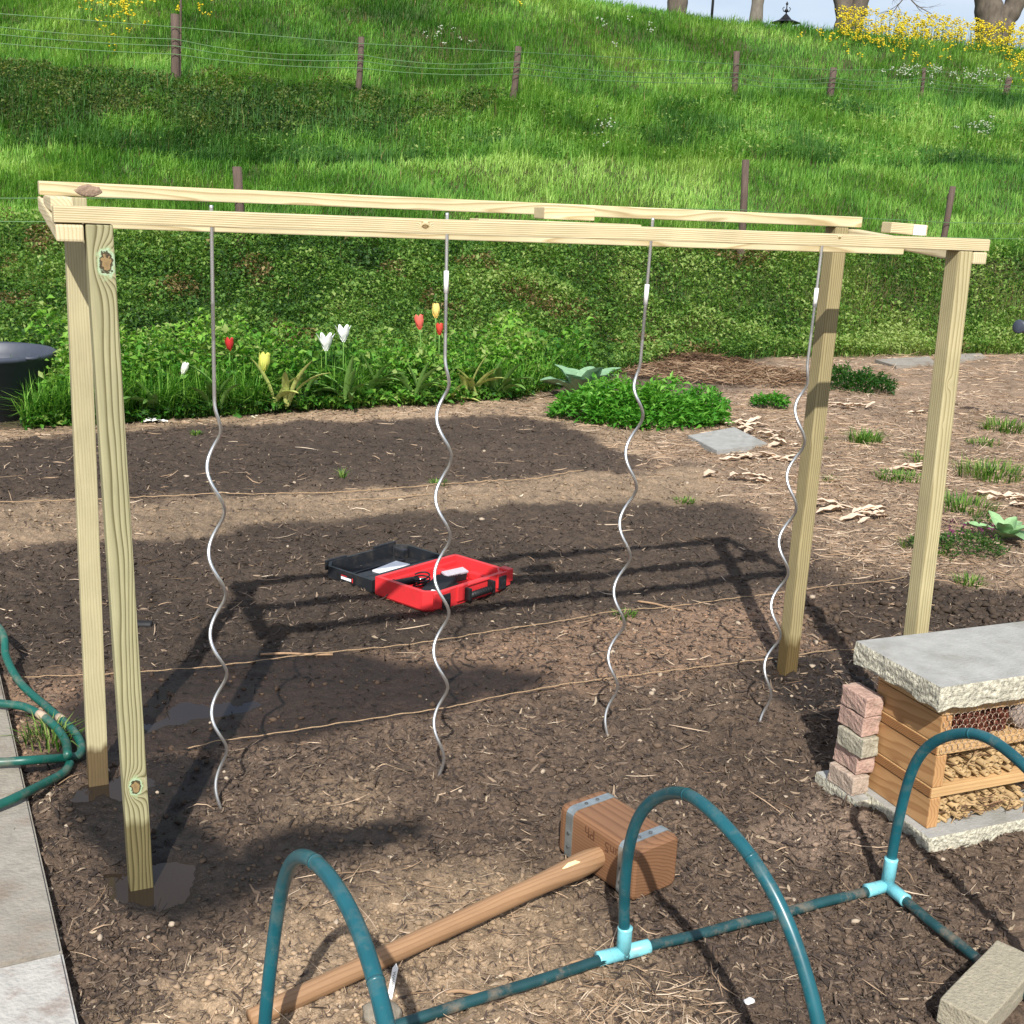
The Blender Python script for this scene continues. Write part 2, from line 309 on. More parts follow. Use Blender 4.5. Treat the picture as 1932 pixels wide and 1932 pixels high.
# ground sheet material: soil colour and wetness come from the soil zones
def ground_material():
    m, nt, b = newmat('soil_and_turf'); N = nt.nodes; Lk = nt.links
    at = N.new('ShaderNodeAttribute'); at.attribute_name = 'Col'; wt = N.new('ShaderNodeAttribute'); wt.attribute_name = 'wet'
    tcn = N.new('ShaderNodeTexCoord')
    def noise(s, d=5, r=.6, v=None):
        n = N.new('ShaderNodeTexNoise'); n.inputs['Scale'].default_value = s; n.inputs['Detail'].default_value = d; n.inputs['Roughness'].default_value = r
        Lk.new(v or tcn.outputs['Object'], n.inputs['Vector']); return n.outputs['Fac']
    n1 = noise(55, 6, .7); n2 = noise(170, 4, .7); n3 = noise(7, 4)
    def mr(f, lo, hi, a=.3, b_=.7):
        q = N.new('ShaderNodeMapRange'); q.inputs[1].default_value = a; q.inputs[2].default_value = b_; q.inputs[3].default_value = lo; q.inputs[4].default_value = hi; Lk.new(f, q.inputs[0]); return q.outputs[0]
    def mul(a, c):
        q = N.new('ShaderNodeMath'); q.operation = 'MULTIPLY'; Lk.new(a, q.inputs[0]); Lk.new(c, q.inputs[1]); return q.outputs[0]
    f = mul(mul(mr(n1, .55, 1.45), mr(n2, .6, 1.4)), mr(n3, .8, 1.2))
    sc = N.new('ShaderNodeVectorMath'); sc.operation = 'SCALE'; Lk.new(at.outputs['Color'], sc.inputs[0]); Lk.new(f, sc.inputs['Scale'])
    # pale specks: shells, dry root hairs
    vo = N.new('ShaderNodeTexVoronoi'); vo.inputs['Scale'].default_value = 42; Lk.new(tcn.outputs['Object'], vo.inputs['Vector'])
    lt = N.new('ShaderNodeMath'); lt.operation = 'LESS_THAN'; lt.inputs[1].default_value = .16; Lk.new(vo.outputs['Distance'], lt.inputs[0])
    gt = N.new('ShaderNodeMath'); gt.operation = 'GREATER_THAN'; gt.inputs[1].default_value = .88; sx = N.new('ShaderNodeSeparateXYZ'); Lk.new(vo.outputs['Color'], sx.inputs[0]); Lk.new(sx.outputs[0], gt.inputs[0])
    s1 = N.new('ShaderNodeVectorMath'); s1.operation = 'SCALE'; s1.inputs['Scale'].default_value = 2.1; Lk.new(sc.outputs[0], s1.inputs[0])
    mxs = N.new('ShaderNodeMixRGB'); Lk.new(mul(lt.outputs[0], gt.outputs[0]), mxs.inputs[0]); Lk.new(sc.outputs[0], mxs.inputs[1]); Lk.new(s1.outputs[0], mxs.inputs[2])
    wk = N.new('ShaderNodeMixRGB'); wk.blend_type = 'MULTIPLY'; Lk.new(wt.outputs['Fac'], wk.inputs[0]); Lk.new(mxs.outputs[0], wk.inputs[1]); wk.inputs[2].default_value = (.13, .12, .12, 1)
    Lk.new(wk.outputs[0], b.inputs['Base Color'])
    rg = N.new('ShaderNodeMapRange'); rg.inputs[3].default_value = .92; rg.inputs[4].default_value = .48; Lk.new(wt.outputs['Fac'], rg.inputs[0]); Lk.new(rg.outputs[0], b.inputs['Roughness'])
    b.inputs['Specular IOR Level'].default_value = .35
    bp = N.new('ShaderNodeBump'); bp.inputs['Strength'].default_value = .9; bp.inputs['Distance'].default_value = .012
    ad = N.new('ShaderNodeMath'); ad.operation = 'ADD'; Lk.new(n1, ad.inputs[0]); m5 = N.new('ShaderNodeMath'); m5.operation = 'MULTIPLY'; m5.inputs[1].default_value = .5; Lk.new(n2, m5.inputs[0]); Lk.new(m5.outputs[0], ad.inputs[1])
    Lk.new(ad.outputs[0], bp.inputs['Height']); Lk.new(bp.outputs[0], b.inputs['Normal'])
    return m

# ------------------------------------------------------------------ ground
C_MID = lin((101, 85, 71)); C_DARK = lin((78, 66, 55)); C_TAN = lin((176, 152, 124)); C_STRIP = lin((146, 126, 103)); C_RED = lin((138, 113, 92))
C_LIT = lin((152, 130, 108)); C_PALE = lin((160, 138, 120)); C_TURF = lin((62, 88, 34)); C_BROWN = lin((92, 84, 52))
GK = .80     # overall soil albedo
def soil_colour(x, y):
    C = np.tile(C_MID, (x.size, 1)); a = x/np.maximum(y, 2.)
    def lay(P, c, k=1., **kw):
        nonlocal C; m = (pin(P, x, y, **kw)*k)[:, None]; C = C*(1-m)+c*m
    lay(BED_BACK, C_DARK, soft=.2); lay(STRIP_BACK, C_STRIP, soft=.18, warp=.16); lay(BED_MID, C_DARK*.95, soft=.12); lay(STRIP_MID, C_RED, soft=.12)
    lay(BED_FRONT, C_MID*.98, soft=.1); lay(TAN1, C_TAN, .95, soft=.22, warp=.16); lay(TAN2, C_TAN, .45, soft=.12); lay(PALE, C_PALE, .6, soft=.12, warp=.2); lay(STRAWZ, C_TAN, .6)
    lay(LITTER, C_LIT, soft=.25, warp=.2); lay(CLODZ, C_DARK*.8, .9, soft=.15); lay(EDGE_TAN, C_TAN, .7, soft=.1)
    patch = np.clip(fbm(x*.9, y*.9, 3, 60)*1.2+.5, 0, 1)[:, None]; C = C*(.82+.36*patch)
    g = smooth((y-lev(0, a)+.4)/.9)[:, None]; n = np.clip(fbm(x*.5, y*.5, 4, 71)+.45, 0, 1)[:, None]
    C = C*(1-g) + g*(C_TURF*n + C_BROWN*(1-n)*.8)
    return C*GK
def build_ground():
    yr = [-200, -80, -30, -10, -3, 0, 1.2]; y = 1.9
    while y < 14: yr.append(y); y += max(.0085, y*.0028)
    while y < 66: yr.append(y); y += y*.008
    yr += [75, 95, 130, 200, 400, 900]
    yr = np.array(yr); s = np.concatenate([[-60, -20, -6, -2.5, -1.2, -.8], np.linspace(-.62, .62, 640), [.8, 1.2, 2.5, 6, 20, 60]])
    Y, S = np.meshgrid(yr, s, indexing='ij'); X = S*np.maximum(Y, 3.2)
    x, yy = X.ravel(), Y.ravel(); z = height(x, yy)
    fr = (np.abs(x) < 20) & (yy > 1.5) & (yy < 26)
    C = np.tile(C_TURF*.9, (x.size, 1)); C[fr] = soil_colour(x[fr], yy[fr])
    fr2 = ~fr & (yy > 20); n = np.clip(fbm(x*.5, yy*.5, 4, 71)+.5, 0, 1)[:, None]; C[fr2] = (C_TURF*n + C_BROWN*(1-n)*.7)[fr2]*GK
    fr3 = ~fr & (yy <= 20); C[fr3] = C_MID*GK
    wet = np.zeros(x.size)
    wet[fr] = np.clip(pin(WET_A, x[fr], yy[fr], .08, .05)+1.0*pin(WET_STRIP, x[fr], yy[fr], .12, .10)+.9*pin(WET_D, x[fr], yy[fr], .06, .08), 0, 1)
    ny, nx = Y.shape; i = np.arange(ny*nx).reshape(ny, nx)
    F = np.stack([i[:-1, :-1], i[:-1, 1:], i[1:, 1:], i[1:, :-1]], -1).reshape(-1, 4)
    o = link('ground', mesh_np('ground', np.stack([x, yy, z], 1), F, C, True, extra={'wet': wet}), ground_material())
    tag(o, kind='structure')
build_ground()

# puddles
def puddle(name, P, z, label):
    P = [Vector((p.x, p.y)) for p in P]; c = sum(P, Vector((0, 0)))/len(P); bm = bmesh.new()
    pts = [c+(p-c)*1.9 for p in P]; bm.faces.new([bm.verts.new((p.x, p.y, z)) for p in pts])
    o = bm_obj(name, bm, M_pud); return tag(o, kind='structure')
M_pud, nt, b = newmat('muddy_water'); b.inputs['Base Color'].default_value = (*lin((44, 37, 30)), 1); b.inputs['Roughness'].default_value = .06; b.inputs['IOR'].default_value = 1.33
nq = nt.nodes.new('ShaderNodeTexNoise'); nq.inputs['Scale'].default_value = 30; bq = nt.nodes.new('ShaderNodeBump'); bq.inputs['Strength'].default_value = .06; nt.links.new(nq.outputs['Fac'], bq.inputs['Height']); nt.links.new(bq.outputs[0], b.inputs['Normal'])
puddle('puddle', PUD_A, -.012, ''); puddle('puddle', PUD_B, -.012, ''); puddle('puddle', PUD_S, -.007, '')

# ------------------------------------------------------------------ scatter: debris, straw, clods
def rot_frames(n, yaw, tilt, roll):
    cy, sy = np.cos(yaw), np.sin(yaw); ct, st = np.cos(tilt), np.sin(tilt)
    ex = np.stack([cy*ct, sy*ct, st], 1); ey = np.stack([-sy, cy, np.zeros(n)], 1); ez = np.cross(ex, ey)
    c, s_ = np.cos(roll)[:, None], np.sin(roll)[:, None]
    return ex, ey*c+ez*s_, -ey*s_+ez*c
def strips(P, L, Wd, yaw, tilt, curl, C, roll=None):
    n = len(P); ex, ey, ez = rot_frames(n, yaw, tilt, roll if roll is not None else rng.normal(0, .5, n))
    V = []
    for t, w in ((-.5, .35), (-.15, 1.), (.2, .9), (.5, .3)):
        c = P + ex*(L*t)[:, None] + ez*(curl*(t*t-.1))[:, None] + ey*(curl*.8*(t*t))[:, None]
        V += [c-ey*(Wd*w/2)[:, None], c+ey*(Wd*w/2)[:, None]]
    V = np.stack(V, 1).reshape(-1, 3); b = (np.arange(n)*8)[:, None]
    F = np.concatenate([b+np.array([[0, 1, 3, 2]]), b+np.array([[2, 3, 5, 4]]), b+np.array([[4, 5, 7, 6]])], 0)
    return V, F, np.repeat(C, 8, 0)
def fan(n, d0, d1, amax=.5, p=1.0, a0=None):
    u = rng.random(n)
    d = d0*(d1/d0)**u if p == 1 else (d0**(1-p)+u*(d1**(1-p)-d0**(1-p)))**(1/(1-p))
    a = rng.uniform(-amax if a0 is None else a0, amax, n); return a*d, d
def ramp(cols, t):
    cols = np.array([lin(c) for c in cols]); f = np.clip(t, 0, .9999)*(len(cols)-1); i = f.astype(int); f = (f-i)[:, None]
    return cols[i]*(1-f)+cols[i+1]*f
def debris():
    x, y = fan(130000, 2.45, 15, .5, 1.15); k = y < lev(0, x/y)+.2; x, y = x[k], y[k]; n = len(x)
    lit = pin(LITTER, x, y, .2, .3); dark = np.maximum(pin(BED_BACK, x, y), pin(BED_MID, x, y)); tan = np.maximum(pin(TAN1, x, y), pin(STRIP_BACK, x, y)); wet = np.maximum(pin(WET_A, x, y), pin(WET_STRIP, x, y))
    k = rng.random(n) < np.clip(.9-.62*tan-.82*wet-.1*dark, .05, 1)*np.where((pin(PUD_A, x, y, .05, .05, fq=8)+pin(PUD_S, x, y, .05, .05, fq=8)+pin(PUD_B, x, y, .05, .05, fq=8)) > .3, 0, 1)
    x, y, lit, dark, tan, wet = [q[k] for q in (x, y, lit, dark, tan, wet)]; n = len(x)
    t = rng.beta(1.2, 3.4, n)+.20*lit+.10*tan-.07*dark-.25*wet
    C = ramp(((52, 44, 39), (76, 64, 56), (106, 91, 78), (144, 125, 105), (180, 162, 136), (205, 190, 166)), t)*.8*(1-.78*wet+.25*tan)[:, None]
    sc = np.sqrt(y/4)
    L = rng.gamma(1.9, .0092, n)*sc+.006; Wd = np.clip(L*rng.uniform(.08, .32, n), .0015, .009*sc.mean()); z = height(x, y)+.002+rng.random(n)*.004
    V, F, CC = strips(np.stack([x, y, z], 1), L, Wd, rng.uniform(0, 6.28, n), rng.normal(0, .22, n), L*rng.normal(0, .9, n), C)
    tag(link('mulch', mesh_np('mulch', V, F, CC), M_chip), 'brown shredded plant bits strewn over the garden soil', 'mulch', kind='stuff')
    # long pale straw
    x, y = fan(95000, 2.45, 22, .52, 1.0); k = y < lev(0, x/y)+.6; x, y = x[k], y[k]
    lit = pin(LITTER, x, y, .2, .3); st = pin(STRAWZ, x, y, .1, .1); tan = pin(TAN1, x, y); e = pin(EDGE_TAN, x, y)
    pr = .02+.95*lit*(.35+.65*(fbm(x*1.2, y*1.2, 2, 88) > -.05))+.6*st+.05*tan+.4*e-.05*pin(WET_STRIP, x, y)-.06*pin(WET_A, x, y)
    k = rng.random(len(x)) < pr; x, y = x[k], y[k]; n = len(x)
    sc = np.sqrt(y/4); L = rng.gamma(3, .028, n)*sc; Wd = rng.uniform(.002, .0045, n)*sc**1.3
    C = ramp(((112, 88, 66), (150, 124, 98), (186, 160, 132), (218, 200, 176)), rng.beta(2.4, 1.8, n))*.85
    V, F, CC = strips(np.stack([x, y, height(x, y)+.004+rng.random(n)*.012], 1), L, Wd, rng.normal(.4, .9, n), rng.normal(0, .08, n), L*rng.normal(0, .35, n), C, rng.normal(0, 1, n))
    tag(link('straw', mesh_np('straw', V, F, CC), M_chip), 'loose pale straw and dry stalks lying on the soil', 'straw', kind='stuff')
ico = bmesh.new(); bmesh.ops.create_icosphere(ico, subdivisions=1, radius=1); IV = np.array([v.co[:] for v in ico.verts]); IF = np.array([[v.index for v in f.verts] for f in ico.faces])
ico.free(); ico = bmesh.new(); bmesh.ops.create_icosphere(ico, subdivisions=2, radius=1); IV2 = np.array([v.co[:] for v in ico.verts]); IF2 = np.array([[v.index for v in f.verts] for f in ico.faces]); ico.free()
def clods():
    x, y = fan(16000, 2.45, 12, .5, 1.5); k = y < lev(0, x/y)-.1; x, y = x[k], y[k]; n = len(x)
    dark = np.maximum(pin(BED_BACK, x, y), pin(BED_MID, x, y)); cz = pin(CLODZ, x, y); lit = pin(LITTER, x, y); wet = np.maximum(pin(WET_A, x, y), pin(WET_STRIP, x, y)); pud = pin(PUD_A, x, y, .05, .05, fq=8)+pin(PUD_S, x, y, .05, .05, fq=8)+pin(PUD_B, x, y, .05, .05, fq=8)
    k = (rng.random(n) < .75-.45*dark+.3*cz-.4*lit-.5*wet) & (pud < .2); x, y, cz = x[k], y[k], cz[k]; n = len(x)
    r = np.minimum((.003+rng.gamma(1.3, .0034, n))*(1+1.3*cz), .0135+.006*cz)*np.sqrt(y/4)
    q = rng.normal(0, 1, (n, 3)); q /= np.linalg.norm(q, axis=1)[:, None]
    V = IV[None]*r[:, None, None]*(1+rng.uniform(-.42, .42, (n, len(IV)))[..., None])*np.stack([rng.uniform(.7, 1.3, n), rng.uniform(.7, 1.3, n), rng.uniform(.5, .9, n)], 1)[:, None, :]
    V += np.stack([x, y, height(x, y)+r*.25], 1)[:, None, :]
    C = soil_colour(x, y)*rng.uniform(.7, 1.3, n)[:, None]*(1-.72*np.clip(pin(WET_A, x, y)+pin(WET_STRIP, x, y)+pin(WET_D, x, y), 0, 1))[:, None]; pale = rng.random(n) < .03; C[pale] = lin((178, 162, 142))*.8
    F = (IF[None]+(np.arange(n)*len(IV))[:, None, None]).reshape(-1, 3)
    tag(link('soil_crumbs', mesh_np('soil_crumbs', V.reshape(-1, 3), F, np.repeat(C, len(IV), 0), False), M_stone), 'small crumbs and clods of dry soil on the beds', 'soil crumbs', kind='stuff')
debris(); clods()

# ------------------------------------------------------------------ grass and weeds on the bank
def blades(P, h, w, yaw, lean, C, C2=None):
    n = len(P); d = np.stack([np.cos(yaw), np.sin(yaw), np.zeros(n)], 1); sd = np.stack([-np.sin(yaw), np.cos(yaw), np.zeros(n)], 1); up = np.array([0, 0, 1.])
    V = []
    for t, k in ((0, 1.), (.5, .85)):
        c = P + up*(h*t*(1-.15*lean*t))[:, None] + d*(h*lean*t*t)[:, None]; V += [c-sd*(w*k/2)[:, None], c+sd*(w*k/2)[:, None]]
    V.append(P + up*(h*(1-.45*lean))[:, None] + d*(h*lean)[:, None])
    V = np.stack(V, 1).reshape(-1, 3); b = (np.arange(n)*5)[:, None]
    F = np.concatenate([b+np.array([[0, 1, 3]]), b+np.array([[0, 3, 2]]), b+np.array([[2, 3, 4]])], 0)
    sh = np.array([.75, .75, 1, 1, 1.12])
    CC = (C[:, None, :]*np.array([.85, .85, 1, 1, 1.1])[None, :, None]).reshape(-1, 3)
    return V, F, CC
def leaves(P, L, Wd, yaw, tilt, C, fold=.25):
    n = len(P); ex, ey, ez = rot_frames(n, yaw, tilt, rng.normal(0, .5, n))
    b0 = P; tip = P+ex*L[:, None]; mid = P+ex*(L*.5)[:, None]+ez*(L*.1)[:, None]
    l = mid+ey*(Wd/2)[:, None]+ez*(Wd*fold)[:, None]; r = mid-ey*(Wd/2)[:, None]+ez*(Wd*fold)[:, None]; tip = tip-ez*(L*.12)[:, None]
    V = np.stack([b0, r, l, tip, mid], 1).reshape(-1, 3); b = (np.arange(n)*5)[:, None]
    F = np.concatenate([b+np.array([[0, 1, 4]]), b+np.array([[0, 4, 2]]), b+np.array([[1, 3, 4]]), b+np.array([[4, 3, 2]])], 0)
    return V, F, np.repeat(C, 5, 0)
FRONT = W((-500, 850), (-200, 818), (0, 806), (240, 798), (480, 783), (830, 764), (1000, 744), (1080, 705), (1200, 685), (1350, 662), (1520, 650), (1640, 668), (1750, 652), (1932, 640), (2300, 620))
FA = np.array([p.x/p.y for p in FRONT]); FD = np.array([p.y for p in FRONT])
def front(a): return np.minimum(np.interp(a, FA, FD), lev(0, a)-.25)
G_BRIGHT = ((40, 76, 24), (66, 112, 38), (92, 142, 52), (124, 166, 72), (162, 192, 106))
G_DARK = ((30, 62, 24), (48, 90, 34), (70, 114, 46), (96, 138, 62))
G_WEED = ((34, 60, 24), (58, 94, 36), (84, 122, 48), (112, 144, 64), (146, 164, 96))
G_BROWN = ((60, 48, 30), (84, 74, 42), (118, 104, 66), (150, 132, 92))
GG = 1.12
TB_ = G(28, 790); TUBX, TUBY = TB_.x-.33, TB_.y+.12
def hill():
    # blades
    x, y = fan(560000, 11, 60, .50, 1.15); a = x/y; f = front(a)
    d2, d3, d4, d5 = (lev(k, a) for k in (2, 3, 4, 5))
    wob = 1.2*fbm(x*.35, y*.35, 3, 21)
    zone = np.where(y+wob < d2+.3, 0, np.where(y+wob*1.6 < d3, 1, np.where(y+wob*1.5 < d4-.2, 2, 3)))
    big = fbm(x*.28, y*.28, 4, 33); patch = fbm(x*.9, y*.9, 3, 35)
    bramble = (zone == 2) & (a+.22*patch+.16*big < .0) & (y > d3+1.5+1.3*big+1.0*patch) 
    keep = (y > f+.1) & (y < d5+5) & ~((zone == 0) & (rng.random(len(x)) < .30-.3*(patch > .12)-.6*((a > .22) & (y < f+1.6)))) & ~((x < TUBX+.72) & (y < TUBY+.8)) & ~(bramble & (rng.random(len(x)) < .45))
    x, y, a, zone, big, patch, bramble = [q[keep] for q in (x, y, a, zone, big, patch, bramble)]; n = len(x)
    tuf = vnoise(x*2.2, y*2.2, 51)+vnoise(x*5, y*5, 52)*.6
    h = np.choose(zone, [.17, .24, .38, .30])*(1+.5*(zone == 0)*(a > .22))*rng.uniform(.6, 1.3, n)*(1+.7*tuf); w = .0042+.00042*y*rng.uniform(.7, 1.3, n)
    z = terrain(x, y)-.02
    base = np.choose(zone, [.34, .60, .36, .48]); tone = base+.48*big+.34*patch+.34*tuf+rng.normal(0, .13, n)
    C = ramp(G_BRIGHT, tone)
    dk = (zone == 2) & (patch+big < .12); C[dk] = ramp(G_DARK, tone[dk]+.25)
    C[zone == 0] = ramp(G_WEED, tone[zone == 0]+.1)
    dead = rng.random(n) < .012+.10*(zone == 0); C[dead] = ramp(G_BROWN, rng.random(dead.sum())*.6+.4)
    wind = .7*fbm(x*.5, y*.5, 2, 90)
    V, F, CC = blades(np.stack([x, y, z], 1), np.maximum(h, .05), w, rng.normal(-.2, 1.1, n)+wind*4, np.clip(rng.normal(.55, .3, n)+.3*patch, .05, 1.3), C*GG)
    tag(link('grass', mesh_np('grass', V, F, CC), M_leaf), 'long green grass covering the bank and the dike', 'grass', kind='stuff')
    # leafy weeds and brambles
    x, y = fan(520000, 10, 36, .50, 1.25); a = x/y; f = front(a); d2, d3, d4 = (lev(k, a) for k in (2, 3, 4))
    wob = 1.2*fbm(x*.35, y*.35, 3, 21); big = fbm(x*.28, y*.28, 4, 33); patch = fbm(x*.9, y*.9, 3, 35)
    z0 = (y > f) & (y+wob < d2+.5)
    br = (y+wob*1.5 < d4) & (a+.22*patch+.16*big < .0) & (y > d3+1.5+1.3*big+1.0*patch) & (y+wob*1.6 > d3)
    br2 = (y+wob*1.5 < d4-.2) & (y+wob*1.6 > d3) & (rng.random(len(x)) < .22)
    keep = (z0 & ~((y < f+1.6) & (a < .06) & (rng.random(len(x)) < .30))) | br | br2; x, y, a, z0, big, patch, f, br = [q[keep] for q in (x, y, a, z0, big, patch, f, br)]; n = len(x)
    tuf = vnoise(x*1.7, y*1.7, 55)+vnoise(x*4, y*4, 56)*.6
    bedm = z0 & (y < f+1.6) & (a < .06)                      # flower bed strip
    hh = np.where(bedm, .12+.46*smooth((y-f)/.8)*(1+1.4*tuf), .04+.20*(1+1.2*tuf)); keep2 = ~((x < TUBX+.66) & (y < TUBY+.78) & (rng.random(n) < 2)); hh = hh*rng.random(n)**.5*np.where(keep2, 1, 0)-np.where(keep2, 0, .5)
    z = terrain(x, y)+np.where(keep2, np.maximum(hh, .01), -.6)
    L = rng.uniform(.5, 1.7, n)*(.028+.0016*y)*np.where(bedm, 1.35, .92); Wd = L*rng.uniform(.35, .75, n)
    tone = .42+.25*big+.35*patch+.35*tuf+rng.normal(0, .22, n)+.25*(hh/.4-.4)+.16*(a > .08)
    C = ramp(G_WEED, tone); g2 = bedm & (rng.random(n) < .6); C[g2] = ramp(((30, 66, 20), (52, 102, 30), (84, 138, 44), (124, 168, 66)), tone[g2])
    brd = br & ~z0; C[brd] = ramp(((36, 56, 26), (66, 92, 42), (96, 114, 56), (128, 128, 80)), tone[brd]+rng.normal(0, .15, brd.sum()))
    dd = (z0 & ~bedm) & (fbm(x*1.1, y*1.1, 3, 97) > .36) & (rng.random(n) < .7); C[dd] = ramp(G_BROWN, rng.random(dd.sum()))
    V, F, CC = leaves(np.stack([x, y, z], 1), L, Wd, rng.uniform(0, 6.28, n), rng.normal(.25, .45, n), C*GG)
    # taller blades growing through the flower bed
    xb, yb = fan(150000, 10, 15.5, .45, 1.2, -.45); ab = xb/yb; fb = front(ab); kb = (yb > fb+.08) & (yb < fb+1.5) & (ab < .05) & (vnoise(xb*2.1, yb*2.1, 61) > -.12) & ~((xb < TUBX+.62) & (yb < TUBY+.6)); xb, yb = xb[kb], yb[kb]; nb = len(xb)
    Vb, Fb, Cb = blades(np.stack([xb, yb, terrain(xb, yb)], 1), rng.uniform(.25, .62, nb), rng.uniform(.007, .018, nb), rng.normal(-1.2, 1.3, nb), np.clip(rng.normal(.6, .3, nb), .1, 1.3), ramp(((40, 84, 26), (70, 122, 40), (104, 156, 58), (144, 184, 88)), rng.random(nb))*GG)
    tag(link('bed_grass', mesh_np('bed_grass', Vb, Fb, Cb), M_leaf), 'long grass blades growing between the tulips', 'grass', kind='stuff')
    tag(link('ground_cover', mesh_np('ground_cover', V, F, CC), M_leaf), 'low leafy weeds and brambles covering the foot of the bank', 'weeds', kind='stuff')
hill()

# ================================================================== the trellis
TH = .4339; L_, W_, HF, HR, PS = 3.118, .7257, 2.0278, 2.0914, .070
TE = Vector((math.cos(TH), math.sin(TH), 0)); TN = Vector((-math.sin(TH), math.cos(TH), 0)); TA = Vector((-1.1828, 3.2419, 0))
MZ = Matrix.Rotation(TH, 4, 'Z')
WL, WD = (212, 204, 152), (150, 138, 84)
w_beam = wood('pale_sawn_pine', (208, 196, 160), (150, 128, 84), 'X', (.06, .05), .0058, contrast=1.0, knots=((-.0375, .0, -.62, .0045), (-.0375, .008, .95, .003)), green=False)
w_beam2 = wood('pale_sawn_pine_b', (206, 194, 156), (156, 134, 90), 'X', (.10, .02), .0085, contrast=.8)
w_cross = wood('pale_sawn_pine_c', (200, 188, 154), (160, 140, 100), 'Y', (.05, .04), .0090, contrast=.6)
w_A = wood('treated_pine_post', (158, 154, 120), (86, 80, 48), 'Z', (.035, .085), .0075, knots=((.030, .0, .345, .0125), (.014, .0, 1.925, .016)), wet=(.24, (.42, .38, .30), .03), contrast=1.0, wob=.016)
w_B = wood('treated_pine_post_b', (172, 164, 130), (134, 124, 86), 'Z', (.10, .05), .0095, wet=(.16, (.28, .22, .18), .03), contrast=.55)
w_C = wood('treated_pine_post_c', (178, 168, 130), (122, 110, 72), 'Z', (.05, .06), .0105, contrast=.8, knots=((.0, .035, 1.52, .008), (.0, .03, 1.36, .004), (.0, .04, .45, .007)), green=False)
w_D = wood('treated_pine_post_d', (158, 146, 108), (100, 88, 56), 'Z', (.06, .09), .0095, wet=(.22, (.36, .30, .22), .05), contrast=.85)
trellis = empty('trellis_frame', TA, TH)
tag(trellis, 'pale new timber trellis frame of four posts and three long rails in the garden', 'trellis')
def lp(u, v, z): return (u, v, z)
def post(u, v, lu, lv, H, m, s=PS, below=.0, label=None):
    bm = bmesh.new(); zb = -.15; k = zb/H
    P = [(u+du+lu*(1-k), v+dv+lv*(1-k), zb) for du, dv in ((0, 0), (s, 0), (s, s), (0, s))]+[(u+du, v+dv, H) for du, dv in ((0, 0), (s, 0), (s, s), (0, s))]
    P = [(p[0]-u-lu, p[1]-v-lv, p[2]) for p in P]
    hexa(bm, P, .005); o = bm_obj('post', bm, m, trellis, loc=(u+lu, v+lv, 0))
    if label: o['label'] = label
    return o
post(0, 0, .036, -.007, HF, w_A, .0713, label='front post with green resin knots, standing in a puddle')
post(0, W_, -.021, .011, HR, w_B, label='rear post with a muddy foot')
post(L_, 0, .029, -.028, HF, w_C)
post(L_, W_, -.0135, -.0003, HR, w_D, label='rear post with a dark wet foot and two shadow bands')
def rail(name, a, b, m, bev=.004, lab=None, loc=None, rot=None):
    bm = bmesh.new(); c = Vector([(a[i]+b[i])/2 for i in range(3)]); box(bm, Vector(a)-c, Vector(b)-c, bev)
    o = bm_obj(name, bm, m, trellis, loc=loc or c, rot=rot)
    if lab: o['label'] = lab
    return o
rail('rail', (-.079, -.004, HF+.001), (L_+.146, .071, HF+.045), w_beam, lab='front top rail')
rail('rail', (-.073, W_-.004, HR+.001), (L_+.137, W_+.071, HR+.045), w_beam2, lab='rear top rail')
rail('rail', (.004, W_/2-.0, 2.000), (L_+.062, W_/2+.070, 2.041), w_beam2, rot=(0, .0035, 0), lab='middle rail hung between the crosspieces')
def cross(u0, u1):
    bm = bmesh.new(); v0, v1 = -.002, W_+.066; z0, z1 = HF-.003, HR-.003
    P = [(u0, v0, z0-.046), (u1, v0, z0-.046), (u1, v1, z1-.046), (u0, v1, z1-.046), (u0, v0, z0), (u1, v0, z0), (u1, v1, z1), (u0, v1, z1)]
    P = [Vector(p)-Vector((u0, 0, HF)) for p in P]; hexa(bm, P, .007); bm_obj('crosspiece', bm, w_cross, trellis, loc=(u0, 0, HF))
cross(-.076, -.004); cross(L_+PS+.003, L_+PS+.072)
rail('spacer_block', (-.072, .22, 2.052), (-.010, .55, 2.094), w_cross, .006)
rail('spacer_block', (L_-.02, W_/2-.01, 2.075), (L_+.16, W_/2+.055, 2.118), w_beam, .004, rot=(0, R_(2), R_(-4)))
rail('splice_board', (1.30, W_/2+.0, 2.038), (1.94, W_/2+.085, 2.074), w_beam, .003)
rail('spacer_block', (1.60, W_/2+.10, 2.080), (1.80, W_/2+.20, 2.122), w_beam2, .004, rot=(0, 0, R_(-3)))
m_white = simple('white_tape', (240, 240, 238), .5, var=.03, bump=.02)
bm = bmesh.new(); box(bm, (-.032, -.002, -.02), (.032, .002, .02), .001)
o = bm_obj('tag', bm, m_white, trellis, loc=(L_+.115, W_/2-.016, 2.094)); o['label'] = 'small white tag on the right spacer block'
# dried mud splash on the rear rail
m_mud = simple('dried_mud', (138, 118, 100), .95, var=.3, scale=60, bump=.5)
bm = bmesh.new(); bmesh.ops.create_icosphere(bm, subdivisions=3, radius=1)
for v in bm.verts: v.co = Vector((v.co.x*.042*(1+.35*float(vnoise(v.co.z*3, v.co.x*3+v.co.y, 3))), v.co.y*.004, v.co.z*.018*(1+.5*float(vnoise(v.co.x*3, v.co.z*2, 4)))))
bm_obj('mud_splash', bm, m_mud, trellis, True, loc=(.075, W_-.004, HR+.021))

